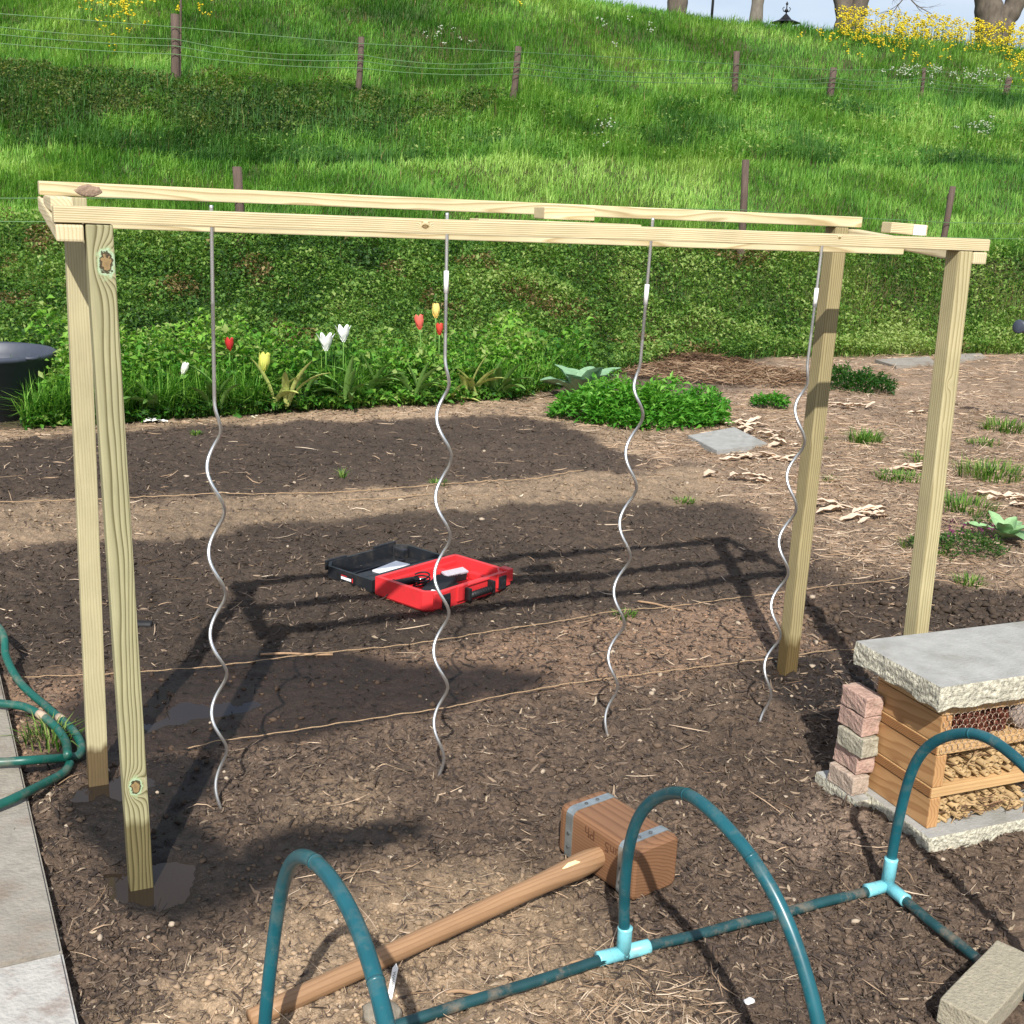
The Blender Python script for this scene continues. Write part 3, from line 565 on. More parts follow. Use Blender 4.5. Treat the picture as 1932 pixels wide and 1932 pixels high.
# ------------------------------------------------------------------ spiral tomato stakes
m_steel, nt, b = newmat('galvanised_steel'); b.inputs['Base Color'].default_value = (.74, .75, .75, 1); b.inputs['Metallic'].default_value = .9; b.inputs['Roughness'].default_value = .30
def pix(v):
    q = np.array(v[:])-np.array([0, 0, CH]); zq = q@FW; return 966+CF*(q@RT)/zq, 966-CF*(q@UPV)/zq
def stake(base, top, turns_from, pitch, yr, label, sleeve=None, rad=.0268):
    b0 = onG(*base); t0 = top; dv = t0-b0; Lz = dv.length; d = dv.normalized(); u = d.cross(Vector((0, 1, 0))).normalized(); w = d.cross(u)
    pts = []; n = 300; ss = np.linspace(0, Lz, 900); s_r = ss[int(np.argmin([abs(pix(b0+d*float(q))[1]-yr) for q in ss]))]; ph = math.pi-2*math.pi*s_r/pitch
    for i in range(n):
        s = -.06 + (Lz+.06)*i/(n-1); k = float(smooth(np.array((turns_from-s)/.16))); an = ph + 2*math.pi*s/pitch
        r = rad*k*min(1, .55+s*1.3 if s > 0 else .55); pts.append(d*s + u*(math.cos(an)*r) + w*(-math.sin(an)*r))
    root = empty('spiral_stake', b0); tag(root, label, 'plant stake', 'spiral plant stakes in a row under the middle rail')
    bm = bmesh.new(); tube(bm, pts, .0060, 10); bm_obj('rod', bm, m_steel, root, True)
    if sleeve:
        bm = bmesh.new(); a = sleeve; tube(bm, [d*a, d*(a+.075)], .0085, 10); bm_obj('label_sleeve', bm, m_white, root, True)
def at_uvz(u, v, z): p = TA+TE*u+TN*v; p.z = z; return p
stake((417, 1520), at_uvz(.40, W_/2-.01, 2.085), 1.50, .295, 1115, 'bright spiral metal stake nearest the knotty front post')
stake((828, 1480), at_uvz(1.18, W_/2-.01, 2.09), 1.58, .288, 1155, 'spiral metal stake in front of the open red tool case', 1.79)
stake((1147, 1390), at_uvz(1.98, W_/2-.01, 2.10), 1.58, .286, 1178, 'spiral metal stake between the tool case and the post pair, over the feathery green plant', 1.78)
stake((1440, 1362), at_uvz(2.755, W_/2-.01, 2.03), 1.56, .280, 1085, 'leaning spiral metal stake beside the post with shadow bands', 1.78)

# ------------------------------------------------------------------ twine
m_twine = simple('jute', (168, 142, 110), .9, var=.3, scale=300, bump=.6, bscale=500)
def twine(pp, label, r=.0024, lift=.02):
    pts = []
    P = [G(*p) for p in pp]
    for a, b in zip(P, P[1:]):
        n = max(6, int((b-a).length/.035))
        for i in range(n): q = a.lerp(b, i/n); pts.append(q)
    pts.append(P[-1]); o0 = pts[0].copy()
    hh = height(np.array([p.x for p in pts]), np.array([p.y for p in pts]))
    hs = np.convolve(np.pad(hh, 4, 'edge'), np.ones(9)/9, 'valid')
    for i, p in enumerate(pts): p.z = max(hs[i]+.012, hh[i]+.004)+lift*.3 + .002*math.sin(i*1.7); p.x += .003*math.sin(i*.9); 
    bm = bmesh.new(); tube(bm, pts, [r*(1+.18*math.sin(i*2.4)) for i in range(len(pts))], 6)
    o = bm_obj('twine', bm, m_twine, None, True); tag(o, label, 'twine', 'planting lines of twine across the beds')
twine([(20, 1288), (140, 1283), (400, 1263), (850, 1212), (1150, 1163), (1330, 1142), (1540, 1115), (1700, 1092), (1780, 1078)], 'jute line passing just below the red tool case')
twine([(355, 1425), (420, 1405), (650, 1370), (850, 1345), (960, 1318), (1060, 1300), (1200, 1283), (1480, 1252), (1640, 1232)], 'jute line nearest the mallet, along the wet strip')
twine([(-40, 955), (200, 942), (330, 938), (440, 936), (560, 935), (660, 930), (820, 917), (960, 910), (1100, 897)], 'thin jute line at the edge of the rear dark bed', .0034)
twine([(640, 948), (820, 935)], 'short loose end of twine on the pale strip behind the tool case', .003)
twine([(1340, 750), (1500, 870), (1640, 960), (1800, 1050), (1932, 1110)], 'dark twine running diagonally through the dry litter', .003)

# ------------------------------------------------------------------ open tool case
CX = R_(50.4); case_o = (G(715, 1111)+G(892.5, 1060))/2
P_BL = Vector((-.73, 6.27, 0)); hx = Vector((math.cos(CX), math.sin(CX), 0)); mid = P_BL+hx*.322+Vector((-.015, -.125, 0))
case = empty('tool_case', (mid.x, mid.y, .007), CX)
tag(case, 'open plastic tool case, red tray and black lid, lying on the dark soil', 'tool case')
m_red = simple('red_plastic', (206, 50, 54), .38, var=.05, scale=8, bump=.03, spec=.5, dirt=(120, 60, 50), dirtscale=14, dirtamt=.25)
m_blk = simple('black_plastic', (30, 33, 37), .42, var=.12, scale=12, bump=.04, dirt=(90, 80, 72), dirtscale=20, dirtamt=.25)
m_dk = simple('dark_rubber', (20, 20, 22), .6, var=.1, bump=.05); m_paper = simple('white_paper', (236, 238, 240), .7, var=.02, bump=.02)
def tray(bm, poly, h, t, floor=.012, cx=0, cy=0):
    """open shell: outer polygon, wall thickness t"""
    P = [Vector((p[0], p[1], 0)) for p in poly]; c = sum(P, Vector())/len(P); n = len(P)
    def off(d):
        out = []
        for i in range(n):
            a, b_, e = P[i-1], P[i], P[(i+1) % n]; d1 = (b_-a).normalized(); d2 = (e-b_).normalized()
            n1 = Vector((-d1.y, d1.x, 0)); n2 = Vector((-d2.y, d2.x, 0)); m = (n1+n2).normalized(); out.append(b_+m*(d/max(.3, m.dot(n1))))
        return out
    o0 = off(.008); o1 = P; i1 = off(t); i0 = off(t+.006)
    R = [[bm.verts.new((p.x, p.y, z)) for p in ring] for ring, z in ((o0, 0), (o1, .012), (o1, h), (i1, h), (i0, floor))]
    for a, b_ in zip(R, R[1:]):
        for k in range(n): bm.faces.new((a[k], a[(k+1) % n], b_[(k+1) % n], b_[k]))
    bm.faces.new(R[0][::-1]); bm.faces.new(R[-1])
CW, CD = .322, .445
def chamf(sx, y0, y1, c=.07): return [(-sx, y0), (sx, y0), (sx, y1-c), (sx-c, y1), (-sx+c, y1), (-sx, y1-c)]
bm = bmesh.new(); pl = [(x, -y) for x, y in chamf(CW, .012, CD)][::-1]; tray(bm, pl, .112, .026, .010)
for x0, x1 in ((-.31, -.19), (-.13, -.05), (.20, .31)): box(bm, (x0, -CD-.010, .03), (x1, -CD+.004, .117), .004)     # raised pads on the front wall
box(bm, (-.05, -CD-.008, .100), (.13, -CD+.004, .111), .004)
box(bm, (-.30, -.05, .01), (.30, -.028, .085), .01); box(bm, (.10, -.17, .01), (.16, -.04, .075), .012); box(bm, (.19, -.16, .01), (.298, -.05, .06), .015)
box(bm, (-.06, -.13, .01), (.06, -.04, .05), .012); box(bm, (.25, -.40, .01), (.299, -.18, .06), .012); box(bm, (-.30, -.14, .01), (-.22, -.05, .055), .012)
box(bm, (.285, -CD-.012, .05), (.330, -CD+.06, .125), .006); box(bm, (.02, -.30, .01), (.08, -.15, .035), .01)
trayo = bm_obj('tray', bm, m_red, case); trayo['label'] = 'red lower half with moulded compartments'
bm = bmesh.new(); tray(bm, chamf(CW, .012, CD), .082, .016)
box(bm, (-.30, .03, .01), (.30, .13, .062), .008); box(bm, (.24, .34, .01), (.29, .42, .07), .01); box(bm, (-.24, .30, .012), (.22, .31, .03), .002); box(bm, (-.20, .20, .012), (-.06, .28, .03), .006)
box(bm, (.10, CD-.004, .03), (.28, CD+.012, .098), .004); box(bm, (-.28, CD-.004, .03), (-.12, CD+.010, .09), .004)
lid = bm_obj('lid', bm, m_blk, case); lid['label'] = 'black upper half folded back'
bm = bmesh.new(); box(bm, (-CW-.003, .15, .022), (-CW+.002, .30, .066), .001); lab = bm_obj('label_plate', bm, m_dk, lid)
def text_mesh(name, s, size, m, parent, loc, rot, ext=.0006):
    cu = bpy.data.curves.new(name, 'FONT'); cu.body = s; cu.size = size; cu.extrude = ext; cu.align_x = 'CENTER'; cu.align_y = 'CENTER'
    t = bpy.data.objects.new(name, cu); col.objects.link(t); dg = bpy.context.evaluated_depsgraph_get(); me = bpy.data.meshes.new_from_object(t.evaluated_get(dg))
    bpy.data.objects.remove(t); me.name = name; return link(name, me, m, parent, loc, rot)
m_redp = simple('red_print', (200, 40, 44), .5, var=.02, bump=0)
bm = bmesh.new(); box(bm, (-CW-.0042, .18, .034), (-CW-.003, .262, .049), 0); bm_obj('print', bm, m_paper, lid)
for y0_, y1_, z0_, z1_ in ((.165, .172, .030, .056), (.215, .262, .054, .058)):
    bm = bmesh.new(); box(bm, (-CW-.0042, y0_, z0_), (-CW-.003, y1_, z1_), 0); bm_obj('print', bm, m_redp, lid)
for x0 in (-.225, .235):
    bm = bmesh.new(); box(bm, (x0-.030, -CD-.018, .022), (x0+.030, -CD-.010, .100), .003); box(bm, (x0-.022, -CD-.022, .05), (x0+.022, -CD-.017, .075), .002); bm_obj('latch', bm, m_blk, case)
bm = bmesh.new(); tube(bm, [(-.06, -CD-.03, .055), (.125, -CD-.03, .055)], .018, 14); box(bm, (-.075, -CD-.046, .03), (-.055, -CD, .10), .005); box(bm, (.12, -CD-.046, .03), (.14, -CD, .10), .005)
for k in range(8): tube(bm, [(-.04+.02*k, -CD-.03, .055), (-.034+.02*k, -CD-.03, .055)], .0195, 14)
bm_obj('handle', bm, m_dk, case)
def in_case(x, y, z): q = Matrix.Translation(case.location) @ Matrix.Rotation(CX, 4, 'Z') @ Vector((x, y, z)); return q
o = bm = None
bm = bmesh.new()
for k, dz in enumerate((0, .006)): 
    vs_ = [bm.verts.new(p) for p in ((-.10, -.06, dz), (.11, -.055, dz+.006), (.12, .06, dz+.012), (-.09, .065, dz+.004))]; bm.faces.new(vs_)
r = bmesh.ops.extrude_face_region(bm, geom=bm.faces[:]); bmesh.ops.translate(bm, verts=[v for v in r['geom'] if isinstance(v, bmesh.types.BMVert)], vec=(0, 0, .005))
o = bm_obj('instruction_booklet', bm, m_paper, None, loc=in_case(.0, .195, .030), rot=(R_(-6), 0, CX+R_(6))); tag(o, 'white folded paper booklet lying in the black lid', 'booklet')
o['label'] = 'white folded paper booklet lying in the black lid'
ch = empty('battery_charger', in_case(-.14, -.30, .016), CX+R_(12)); tag(ch, 'black ridged battery charger with a small white sticker in the red tray', 'charger')
bm = bmesh.new(); hexa(bm, [(-.10, -.06, 0), (.11, -.06, 0), (.11, .06, 0), (-.10, .06, 0), (-.085, -.05, .035), (.09, -.05, .075), (.09, .05, .075), (-.085, .05, .035)], .008)
for k in range(9): box(bm, (.0+.011*k, -.064, .012), (.005+.011*k, -.05, .052), .001)
hs_ = bm_obj('housing', bm, m_dk, ch); hs_.scale = (1.25, 1.2, 1.35); bm = bmesh.new(); box(bm, (-.022, -.012, 0), (.022, .012, .002), .001); bm_obj('sticker', bm, m_paper, ch, loc=(-.075, -.02, .060), rot=(0, R_(-14), 0))
gr = empty('side_handle', in_case(-.205, -.135, .085), CX+R_(-14)); tag(gr, 'round black auxiliary grip in the left of the red tray', 'tool grip')
bm = bmesh.new(); tube(bm, [(-.085, 0, 0), (-.075, 0, 0), (-.07, 0, 0), (.05, 0, 0), (.06, 0, 0), (.08, 0, 0)], [.024, .026, .021, .022, .017, .016], 16); bm_obj('grip', bm, m_dk, gr, True)
bm = bmesh.new(); tube(bm, [(.08, 0, 0), (.12, 0, 0)], .007, 10); bm_obj('bolt', bm, m_steel, gr, True)
bm = bmesh.new(); pts = [Vector((.055*math.cos(t)*(1+.1*math.sin(t*.7)), .035*math.sin(t), .004*math.sin(t*1.3)+.0032*t)) for t in np.linspace(0, 6.28*4.3, 110)]
tube(bm, pts, .0048, 8); o = bm_obj('power_cable', bm, m_dk, None, True, loc=in_case(-.13, -.18, .035), rot=(0, 0, CX)); tag(o, 'coiled black power cable in the red tray', 'cable')
bt = empty('battery_pack', in_case(.10, -.20, .045), CX+R_(-8)); tag(bt, 'black battery pack with a grey printed strip in the middle of the red tray', 'battery')
bm = bmesh.new(); box(bm, (-.07, -.035, 0), (.075, .035, .045), .005); bm_obj('housing', bm, m_blk, bt, rot=(R_(12), 0, 0))
m_grey = simple('grey_label', (176, 170, 176), .5, var=.1, scale=60, bump=0)
bm = bmesh.new(); box(bm, (-.075, -.036, .046), (.08, .02, .058), .002); strip = bm_obj('printed_strip', bm, m_grey, bt, rot=(R_(12), 0, 0))
bm = bmesh.new()
for k in range(7): box(bm, (-.06+.012*k, -.0372, .049), (-.052+.012*k, -.0358, .054), 0)
bm_obj('print', bm, m_dk, strip)
# black cylinder behind the near post
g = onG(262, 1185, .025); o = empty('torch', g, R_(4)); tag(o, 'short black cylindrical tool lying behind the knotty front post', 'torch')
bm = bmesh.new(); tube(bm, [(-.12, 0, 0), (.0, 0, 0), (.005, 0, 0), (.06, 0, 0), (.066, 0, 0)], [.026, .026, .022, .024, .02], 14); bm_obj('barrel', bm, m_dk, o, True)

# ------------------------------------------------------------------ big wooden mallet
m_head = wood('mallet_beech', (128, 94, 68), (80, 52, 35), 'Y', (.06, .30), .011, contrast=.6, rough=.5, bump=.15)
m_shaft = wood('mallet_ash', (150, 118, 88), (112, 84, 58), 'X', (.08, .06), .012, contrast=.5, rough=.5, bump=.12)
m_strap = simple('galvanised_strap', (176, 184, 184), .38, metal=.8, var=.2, scale=24, bump=.08)
m_nail = simple('nail_heads', (110, 112, 112), .5, metal=.7); MA = R_(38); mo = G(1192, 1699); mal = empty('mallet', (mo.x, mo.y, hz(mo.x, mo.y)-.004), MA)
tag(mal, 'large wooden sledge mallet with two metal bands lying on the ground', 'mallet')
HW, HL, HH = .200, .372, .186                          # local: x across (away from the handle), y along the head, z up
def rrect(x0, x1, z0, z1, r, n=5):
    out = []
    for cx, cz, a0 in ((x1-r, z1-r, 0), (x0+r, z1-r, 90), (x0+r, z0+r, 180), (x1-r, z0+r, 270)):
        for k in range(n): a = R_(a0+90*k/(n-1)); out.append((cx+r*math.cos(a), cz+r*math.sin(a)))
    return out
bm = bmesh.new(); rings = []
for y, i, r in ((0, .012, .022), (.006, .003, .024), (.02, 0, .024), (HL-.02, 0, .024), (HL-.006, .003, .024), (HL, .012, .022)):
    rings.append([bm.verts.new((x, y, z)) for x, z in rrect(i, HW-i, i, HH-i, r)])
for a, b_ in zip(rings, rings[1:]):
    for k in range(len(a)): bm.faces.new((a[k], a[(k+1) % len(a)], b_[(k+1) % len(a)], b_[k]))
bm.faces.new(rings[0]); bm.faces.new(rings[-1][::-1]); bm_obj('head', bm, m_head, mal)
for y0 in (.040, HL-.072):
    bm = bmesh.new(); A_ = []
    for y in (y0, y0+.034):
        A_.append([[bm.verts.new((x, y, z)) for x, z in rrect(-e, HW+e, -e, HH+e, .024+e)] for e in (.0004, .0032)])
    n = len(A_[0][0])
    for k in range(n):
        j = (k+1) % n; bm.faces.new((A_[0][1][k], A_[0][1][j], A_[1][1][j], A_[1][1][k])); bm.faces.new((A_[0][0][k], A_[0][1][k], A_[0][1][j], A_[0][0][j])); bm.faces.new((A_[1][0][k], A_[1][0][j], A_[1][1][j], A_[1][1][k]))
    band = bm_obj('metal_band', bm, m_strap, mal)
    for x, z, ax_ in ((-.004, .05, 'x'), (-.004, .10, 'x'), (.07, HH+.004, 'z'), (.12, HH+.004, 'z')):
        bm = bmesh.new(); c = Vector((x, y0+.017, z)); d = Vector((-.002, 0, 0)) if ax_ == 'x' else Vector((0, 0, .002)); tube(bm, [c, c+d], .0065, 12)
        bm_obj('nail', bm, m_nail, band)
bm = bmesh.new(); L0 = 1.22; prof = [(-.05, .026), (.0, .026), (-.02, .026)]
pts = []; rs = []
for s, r in ((-.08, .024), (.0, .030), (.05, .036), (.10, .037), (.16, .033), (.3, .0285), (.6, .0285), (.9, .0275), (1.15, .026), (1.24, .024)):
    pts.append((-s, HL*.44-.01*s, .088-.052*s)); rs.append(r)
tube(bm, pts, rs, 14, flat=1.15); bm_obj('handle', bm, m_shaft, mal, True)
m_ink = simple('burnt_mark', (88, 56, 36), .7, bump=0)
text_mesh('handwriting', 'Ph', .052, m_ink, mal, (-.0006, .215, .150), (R_(90), R_(180), R_(-90)))
text_mesh('handwriting', 'un5', .050, m_ink, mal, (-.0006, .105, .142), (R_(90), R_(180), R_(-90)))
bm = bmesh.new(); tube(bm, [(-.06, 0, 0), (-.03, .004, .001), (.02, .004, .001), (.055, 0, 0)], [.002, .008, .007, .002], 8, flat=.25); bm_obj('chip_scar', bm, simple('fresh_wood', (232, 200, 150), .7), mal, True, loc=(-.115, HL*.44-.021, .114), rot=(R_(30), 0, 0))

# ------------------------------------------------------------------ plastic hoop tunnel frame
m_pipe = simple('teal_plastic_pipe', (22, 82, 92), .33, var=.25, scale=7, bump=.04, spec=.5, dirt=(104, 112, 104), dirtscale=15, dirtamt=.4)
m_pipe_g = simple('soiled_teal_pipe', (22, 62, 66), .45, var=.3, scale=9, bump=.1, dirt=(124, 108, 90), dirtscale=11, dirtamt=.75)
m_fit = simple('turquoise_plastic_fitting', (122, 196, 206), .4, var=.04, bump=.03, dirt=(110, 100, 88), dirtscale=40, dirtamt=.4)
B3 = G(1672, 1685); B2 = G(1175, 1812); ed = (B3-B2).normalized(); pd = Vector((ed.y, -ed.x, 0)).normalized(); B1 = G(500, 2030); PRt = .0165
tun = empty('tunnel_frame', B2+Vector((0, 0, .02))); tag(tun, 'teal plastic tunnel frame with three bent hoops and pale turquoise connectors', 'tunnel frame')
def T_(p, z=0): q = Vector(p)-tun.location; return Vector((q.x, q.y, q.z+z))
def hoopf(B, w, hh, sk, lean=0., pw=1.25, shift=0):
    pts = []
    for t in np.linspace(0, math.pi, 60):
        s = w*((1-math.cos(t))/2)**pw; q = B + pd*s + ed*(lean*math.sin(t)+shift*s/w); q.z = .03+hh*math.sin(t)**.85; q += ed*.006*math.sin(t*5.3+w*9)+pd*.004*math.sin(t*8.1+w*5)
        pts.append(T_(q))
    bm = bmesh.new(); tube(bm, pts, PRt, 16)
    for f in (.43, .62):
        i = int(f*59); d = (pts[i+1]-pts[i]).normalized(); tube(bm, [pts[i]-d*.004, pts[i]+d*.004], PRt*1.05, 16)
    bm_obj('hoop', bm, m_pipe, tun, True)
hoopf(G(500, 2030), 1.24, .78, 0, lean=.04, pw=1.3); hoopf(B2, .94, .72, 0, lean=-.08, pw=1.0); hoopf(B3, .82, .66, 0, lean=0, pw=1.3)
def gp(P, m=None):
    pts = [T_(Vector((p.x, p.y, .0)), 0.025+.0015*math.sin(i*.8)) for i, p in enumerate(P)]; bm = bmesh.new(); tube(bm, pts, PRt*.97, 14); bm_obj('ground_pipe', bm, m_pipe_g, tun, True)
gp([B1.lerp(B2, t) for t in np.linspace(-.6, .97, 26)]); gp([B2.lerp(B3, t) for t in np.linspace(.03, .97, 24)])
Bend = G(1860, 1838); Bfar = G(2050, 1975); gp([B3.lerp(Bend, t) for t in np.linspace(.06, 1, 14)]+[Bend.lerp(Bfar, t) for t in np.linspace(.06, 1, 12)])
def fitting(c, dirs, r=.0215):
    bm = bmesh.new()
    for d, l in dirs: d = d.normalized(); tube(bm, [c-d*.01, c+d*(l-.006), c+d*l], [r, r, r*1.03], 16)
    bmesh.ops.create_uvsphere(bm, u_segments=14, v_segments=8, radius=r*1.02, matrix=Matrix.Translation(c)); bm_obj('connector', bm, m_fit, tun, True)
zc = Vector((0, 0, 1)); fitting(T_(B2, .026), ((ed, .085), (-ed, .085), (zc, .085))); fitting(T_(B1, .026), ((ed, .085), (-ed, .085), (zc, .085)))
fitting(T_(B3, .028), ((-ed, .085), (Bend-B3, .09), (zc+pd*.02, .10)))

# ------------------------------------------------------------------ concrete things
m_conc = simple('weathered_concrete', (150, 150, 146), .9, var=.14, scale=14, bump=.35, bscale=90, dirt=(118, 116, 104), dirtscale=5, dirtamt=.5)
m_aggr = simple('rough_concrete_edge', (178, 174, 156), .95, var=.55, scale=75, bump=1.0, bscale=80)
m_paver = simple('concrete_paver', (140, 135, 125), .9, var=.2, scale=22, bump=.5, bscale=70, dirt=(108, 92, 76), dirtscale=5.5, dirtamt=.6)
def rough_slab(name, x0, x1, y0, y1, z0, z1, loc, rz, m, m2, amp=.006, step=.012, seed=1):
    """slab with a chewed-up edge"""
    nx = max(2, int((x1-x0)/step)); ny = max(2, int((y1-y0)/step)); nzz = max(2, int((z1-z0)/step)); bm = bmesh.new()
    per = [(x0+(x1-x0)*i/nx, y0) for i in range(nx)]+[(x1, y0+(y1-y0)*i/ny) for i in range(ny)]+[(x1-(x1-x0)*i/nx, y1) for i in range(nx)]+[(x0, y1-(y1-y0)*i/ny) for i in range(ny)]
    P = np.array(per); c = np.array([(x0+x1)/2, (y0+y1)/2]); rings = []
    sN = np.arange(len(per))
    for j in range(nzz+1):
        z = z0+(z1-z0)*j/nzz; e = amp*(fbm(sN*.35, np.full(len(per), j*.9), 3, seed)*1.6); top = 1 if j == nzz else 0
        k = (0 if top else 1); d = (P-c)/np.linalg.norm(P-c, axis=1)[:, None]
        under = (1-j/nzz); q = P+d*(e*k-.012*under*under*abs(fbm(sN*.12, sN*0, 2, seed+3))*2-(.003 if top else 0))[:, None]
        zz = z + (fbm(sN*.2, sN*0+5, 3, seed+2)*.011 if j == 0 else 0)
        zz = np.broadcast_to(zz, (len(per),)); rings.append([bm.verts.new((q[i, 0], q[i, 1], zz[i])) for i in range(len(per))])
    n = len(per)
    for a, b_ in zip(rings, rings[1:]):
        for i in range(n): bm.faces.new((a[i], a[(i+1) % n], b_[(i+1) % n], b_[i])).material_index = 1
    bm.faces.new(rings[-1]); bm.faces.new(rings[0][::-1])
    o = bm_obj(name, bm, m, None, loc=loc, rot=(0, 0, rz)); o.data.materials.append(m2); return o
HA = R_(22.5); H0 = Vector((1.510, 3.738, 0)); zg = .055
tag(rough_slab('concrete_base', -.035, 1.0, -.055, .42, -.03, zg, H0, HA, m_conc, m_aggr, .002, seed=5), 'thin grey concrete slab under the insect hotel', 'slab')
tag(rough_slab('concrete_base', -.105, -.038, .25, .50, -.03, .048, H0, HA, m_conc, m_aggr, .0012, seed=8), 'narrow grey concrete slab under the stacked bricks', 'slab')
rough = rough_slab('cover_slab', -.072, 1.0, -.045, .405, .535, .620, H0+Vector((0, 0, 0)), HA, m_conc, m_aggr, .0038, seed=2)
tag(rough, 'thick grey concrete slab lying on top of the insect hotel', 'slab')
# insect hotel
hotel = empty('insect_hotel', H0+Vector((0, 0, zg+.001)), HA); tag(hotel, 'wooden insect hotel box with chicken wire front under a concrete slab', 'insect hotel')
w_h1 = wood('hotel_plank', (178, 138, 94), (132, 90, 52), 'Y', (.30, .02), .014, contrast=.6, wob=.02); w_h2 = wood('hotel_shelf', (190, 156, 110), (150, 112, 70), 'X', (.10, .12), .012, contrast=.5)
w_h3 = wood('hotel_shelf_end', (150, 108, 68), (96, 62, 34), 'X', (.02, .18), .007, contrast=.8)
HWd, HDp = .92, .34; zz = 0.0
lv = [('p', .118), ('s', .040), ('p', .124), ('s', .040), ('p', .108)]; levs = []
for kind, hgt in lv:
    if kind == 'p':
        for x0, x1 in ((0, .046), (HWd-.046, HWd)):
            bm = bmesh.new(); box(bm, (-.023, -HDp/2, 0), (.023, HDp/2, hgt-.002), .004); bm_obj('side_plank', bm, w_h1, hotel, loc=((x0+x1)/2, HDp/2, zz))
    else:
        bm = bmesh.new(); box(bm, (0, 0, 0), (HWd, HDp, hgt-.002), .003); bm_obj('shelf', bm, w_h2, hotel, loc=(0, 0, zz))
        bm = bmesh.new(); box(bm, (-.0035, .004, .003), (.0, HDp-.004, hgt-.005), .0); bm_obj('shelf_end', bm, w_h3, hotel, loc=(0, 0, zz))
    levs.append((zz, zz+hgt)); zz += hgt
bm = bmesh.new(); box(bm, (0, .002, 0), (HWd, HDp, .044), .003); bm_obj('roof_board', bm, w_h2, hotel, loc=(0, 0, zz+.001))
bm = bmesh.new(); box(bm, (.046, HDp-.02, .0), (HWd-.046, HDp-.002, zz), 0); bm_obj('back_panel', bm, w_h1, hotel)
def honey(x0, x1, z0, z1, c, r):
    E = set(); out = []; dx = c; dz = c*1.5/1.732
    a = c/1.732; bm = bmesh.new(); seen = set()
    for j in range(-1, int((z1-z0)/dz)+2):
        for i in range(-1, int((x1-x0)/dx)+2):
            cx, cz_ = x0+i*dx+(dx/2 if j % 2 else 0), z0+j*dz
            P = [(cx+a*math.cos(R_(30+60*k)), cz_+a*math.sin(R_(30+60*k))) for k in range(6)]
            for k in range(6):
                p, q = P[k], P[(k+1) % 6]; key = tuple(sorted(((round(p[0], 4), round(p[1], 4)), (round(q[0], 4), round(q[1], 4)))))
                if key in seen or not all(x0 <= t[0] <= x1 and z0 <= t[1] <= z1 for t in (p, q)): continue
                seen.add(key); y = [-.004+.004*math.sin(t[0]*31+t[1]*17) for t in (p, q)]
                tube(bm, [(p[0], y[0], p[1]), (q[0], y[1], q[1])], r*(1.6 if k in (2, 5) else 1), 5)
    return bm
m_wire = simple('rusty_wire', (178, 158, 138), .5, metal=.5, var=.3, scale=60)
bm_obj('chicken_wire', honey(.003, HWd-.003, levs[3][0]+.004, zz+.036, .027, .0009), m_wire, hotel, True, loc=(0, -.006, 0))
# contents
m_cone = simple('pine_cone', (98, 52, 36), .7, var=.35, scale=70, bump=.3)
def cone():
    bm = bmesh.new()
    for i in range(54):
        t = i/54; an = i*2.399; r = .021*math.sin(math.pi*(.12+.8*t))**.8; z = -.028+.056*t
        c = Vector((r*math.cos(an), r*math.sin(an), z)); d = Vector((math.cos(an), math.sin(an), .35)).normalized(); s = Vector((-math.sin(an), math.cos(an), 0)); n_ = d.cross(s)
        v = [bm.verts.new(c*.4-s*.004), bm.verts.new(c*.4+s*.004), bm.verts.new(c+d*.007+s*.006), bm.verts.new(c+d*.009), bm.verts.new(c+d*.007-s*.006)]
        w_ = [bm.verts.new(q.co-n_*.0-Vector((0, 0, .003))) for q in v]; bm.faces.new(v); bm.faces.new(w_[::-1])
        for k in range(5): bm.faces.new((v[k], w_[k], w_[(k+1) % 5], v[(k+1) % 5]))
    tube(bm, [(0, 0, -.028), (0, 0, 0), (0, 0, .026)], [.006, .010, .003], 7)
    bmesh.ops.recalc_face_normals(bm, faces=bm.faces); me = bpy.data.meshes.new('pine_cone'); bm.to_mesh(me); bm.free(); me.materials.append(m_cone); return me
cme = cone(); HM = Matrix.Translation(hotel.location) @ Matrix.Rotation(HA, 4, 'Z')
for k in range(26):
    row = k // 9; x = .075+.028*(k % 9)+.014*(row % 2)+random.uniform(-.004, .004); z = levs[3][1]+.022+.034*row
    if row == 2 and k % 9 > 7: continue
    o = bpy.data.objects.new('pine_cone', cme); col.objects.link(o); o.location = HM @ Vector((x, .035+random.uniform(0, .03), z)); o.rotation_euler = (random.uniform(0, 6), random.uniform(0, 6), random.uniform(0, 6))
    tag(o, 'small dark brown pine cone behind the chicken wire', 'pine cone', 'pine cones in the top compartment of the insect hotel')
m_log = simple('log_bark', (136, 124, 116), .9, var=.3, scale=30, bump=.6)
bm = bmesh.new(); tube(bm, [(0, 0, 0), (0, .01, 0), (0, .22, 0)], [.052, .055, .055], 28); o = bm_obj('log_piece', bm, m_log, None, True, loc=HM @ Vector((.40, .015, levs[3][1]+.056)), rot=(0, 0, HA)); tag(o, 'round grey log end beside the pine cones', 'log')
bm = bmesh.new(); tube(bm, [(0, 0, 0), (0, .01, 0), (0, .22, 0)], [.045, .048, .048], 24); o = bm_obj('log_piece', bm, m_log, None, True, loc=HM @ Vector((.52, .018, levs[3][1]+.049)), rot=(0, 0, HA)); tag(o, 'second smaller grey log end, farther right in the insect hotel', 'log')
m_reed = simple('dry_reed', (160, 134, 94), .75, var=.3, scale=40, bump=.3, stretch=(1, .1, 1)); m_hole = simple('reed_pith', (84, 62, 42), .9, var=.3, scale=80)
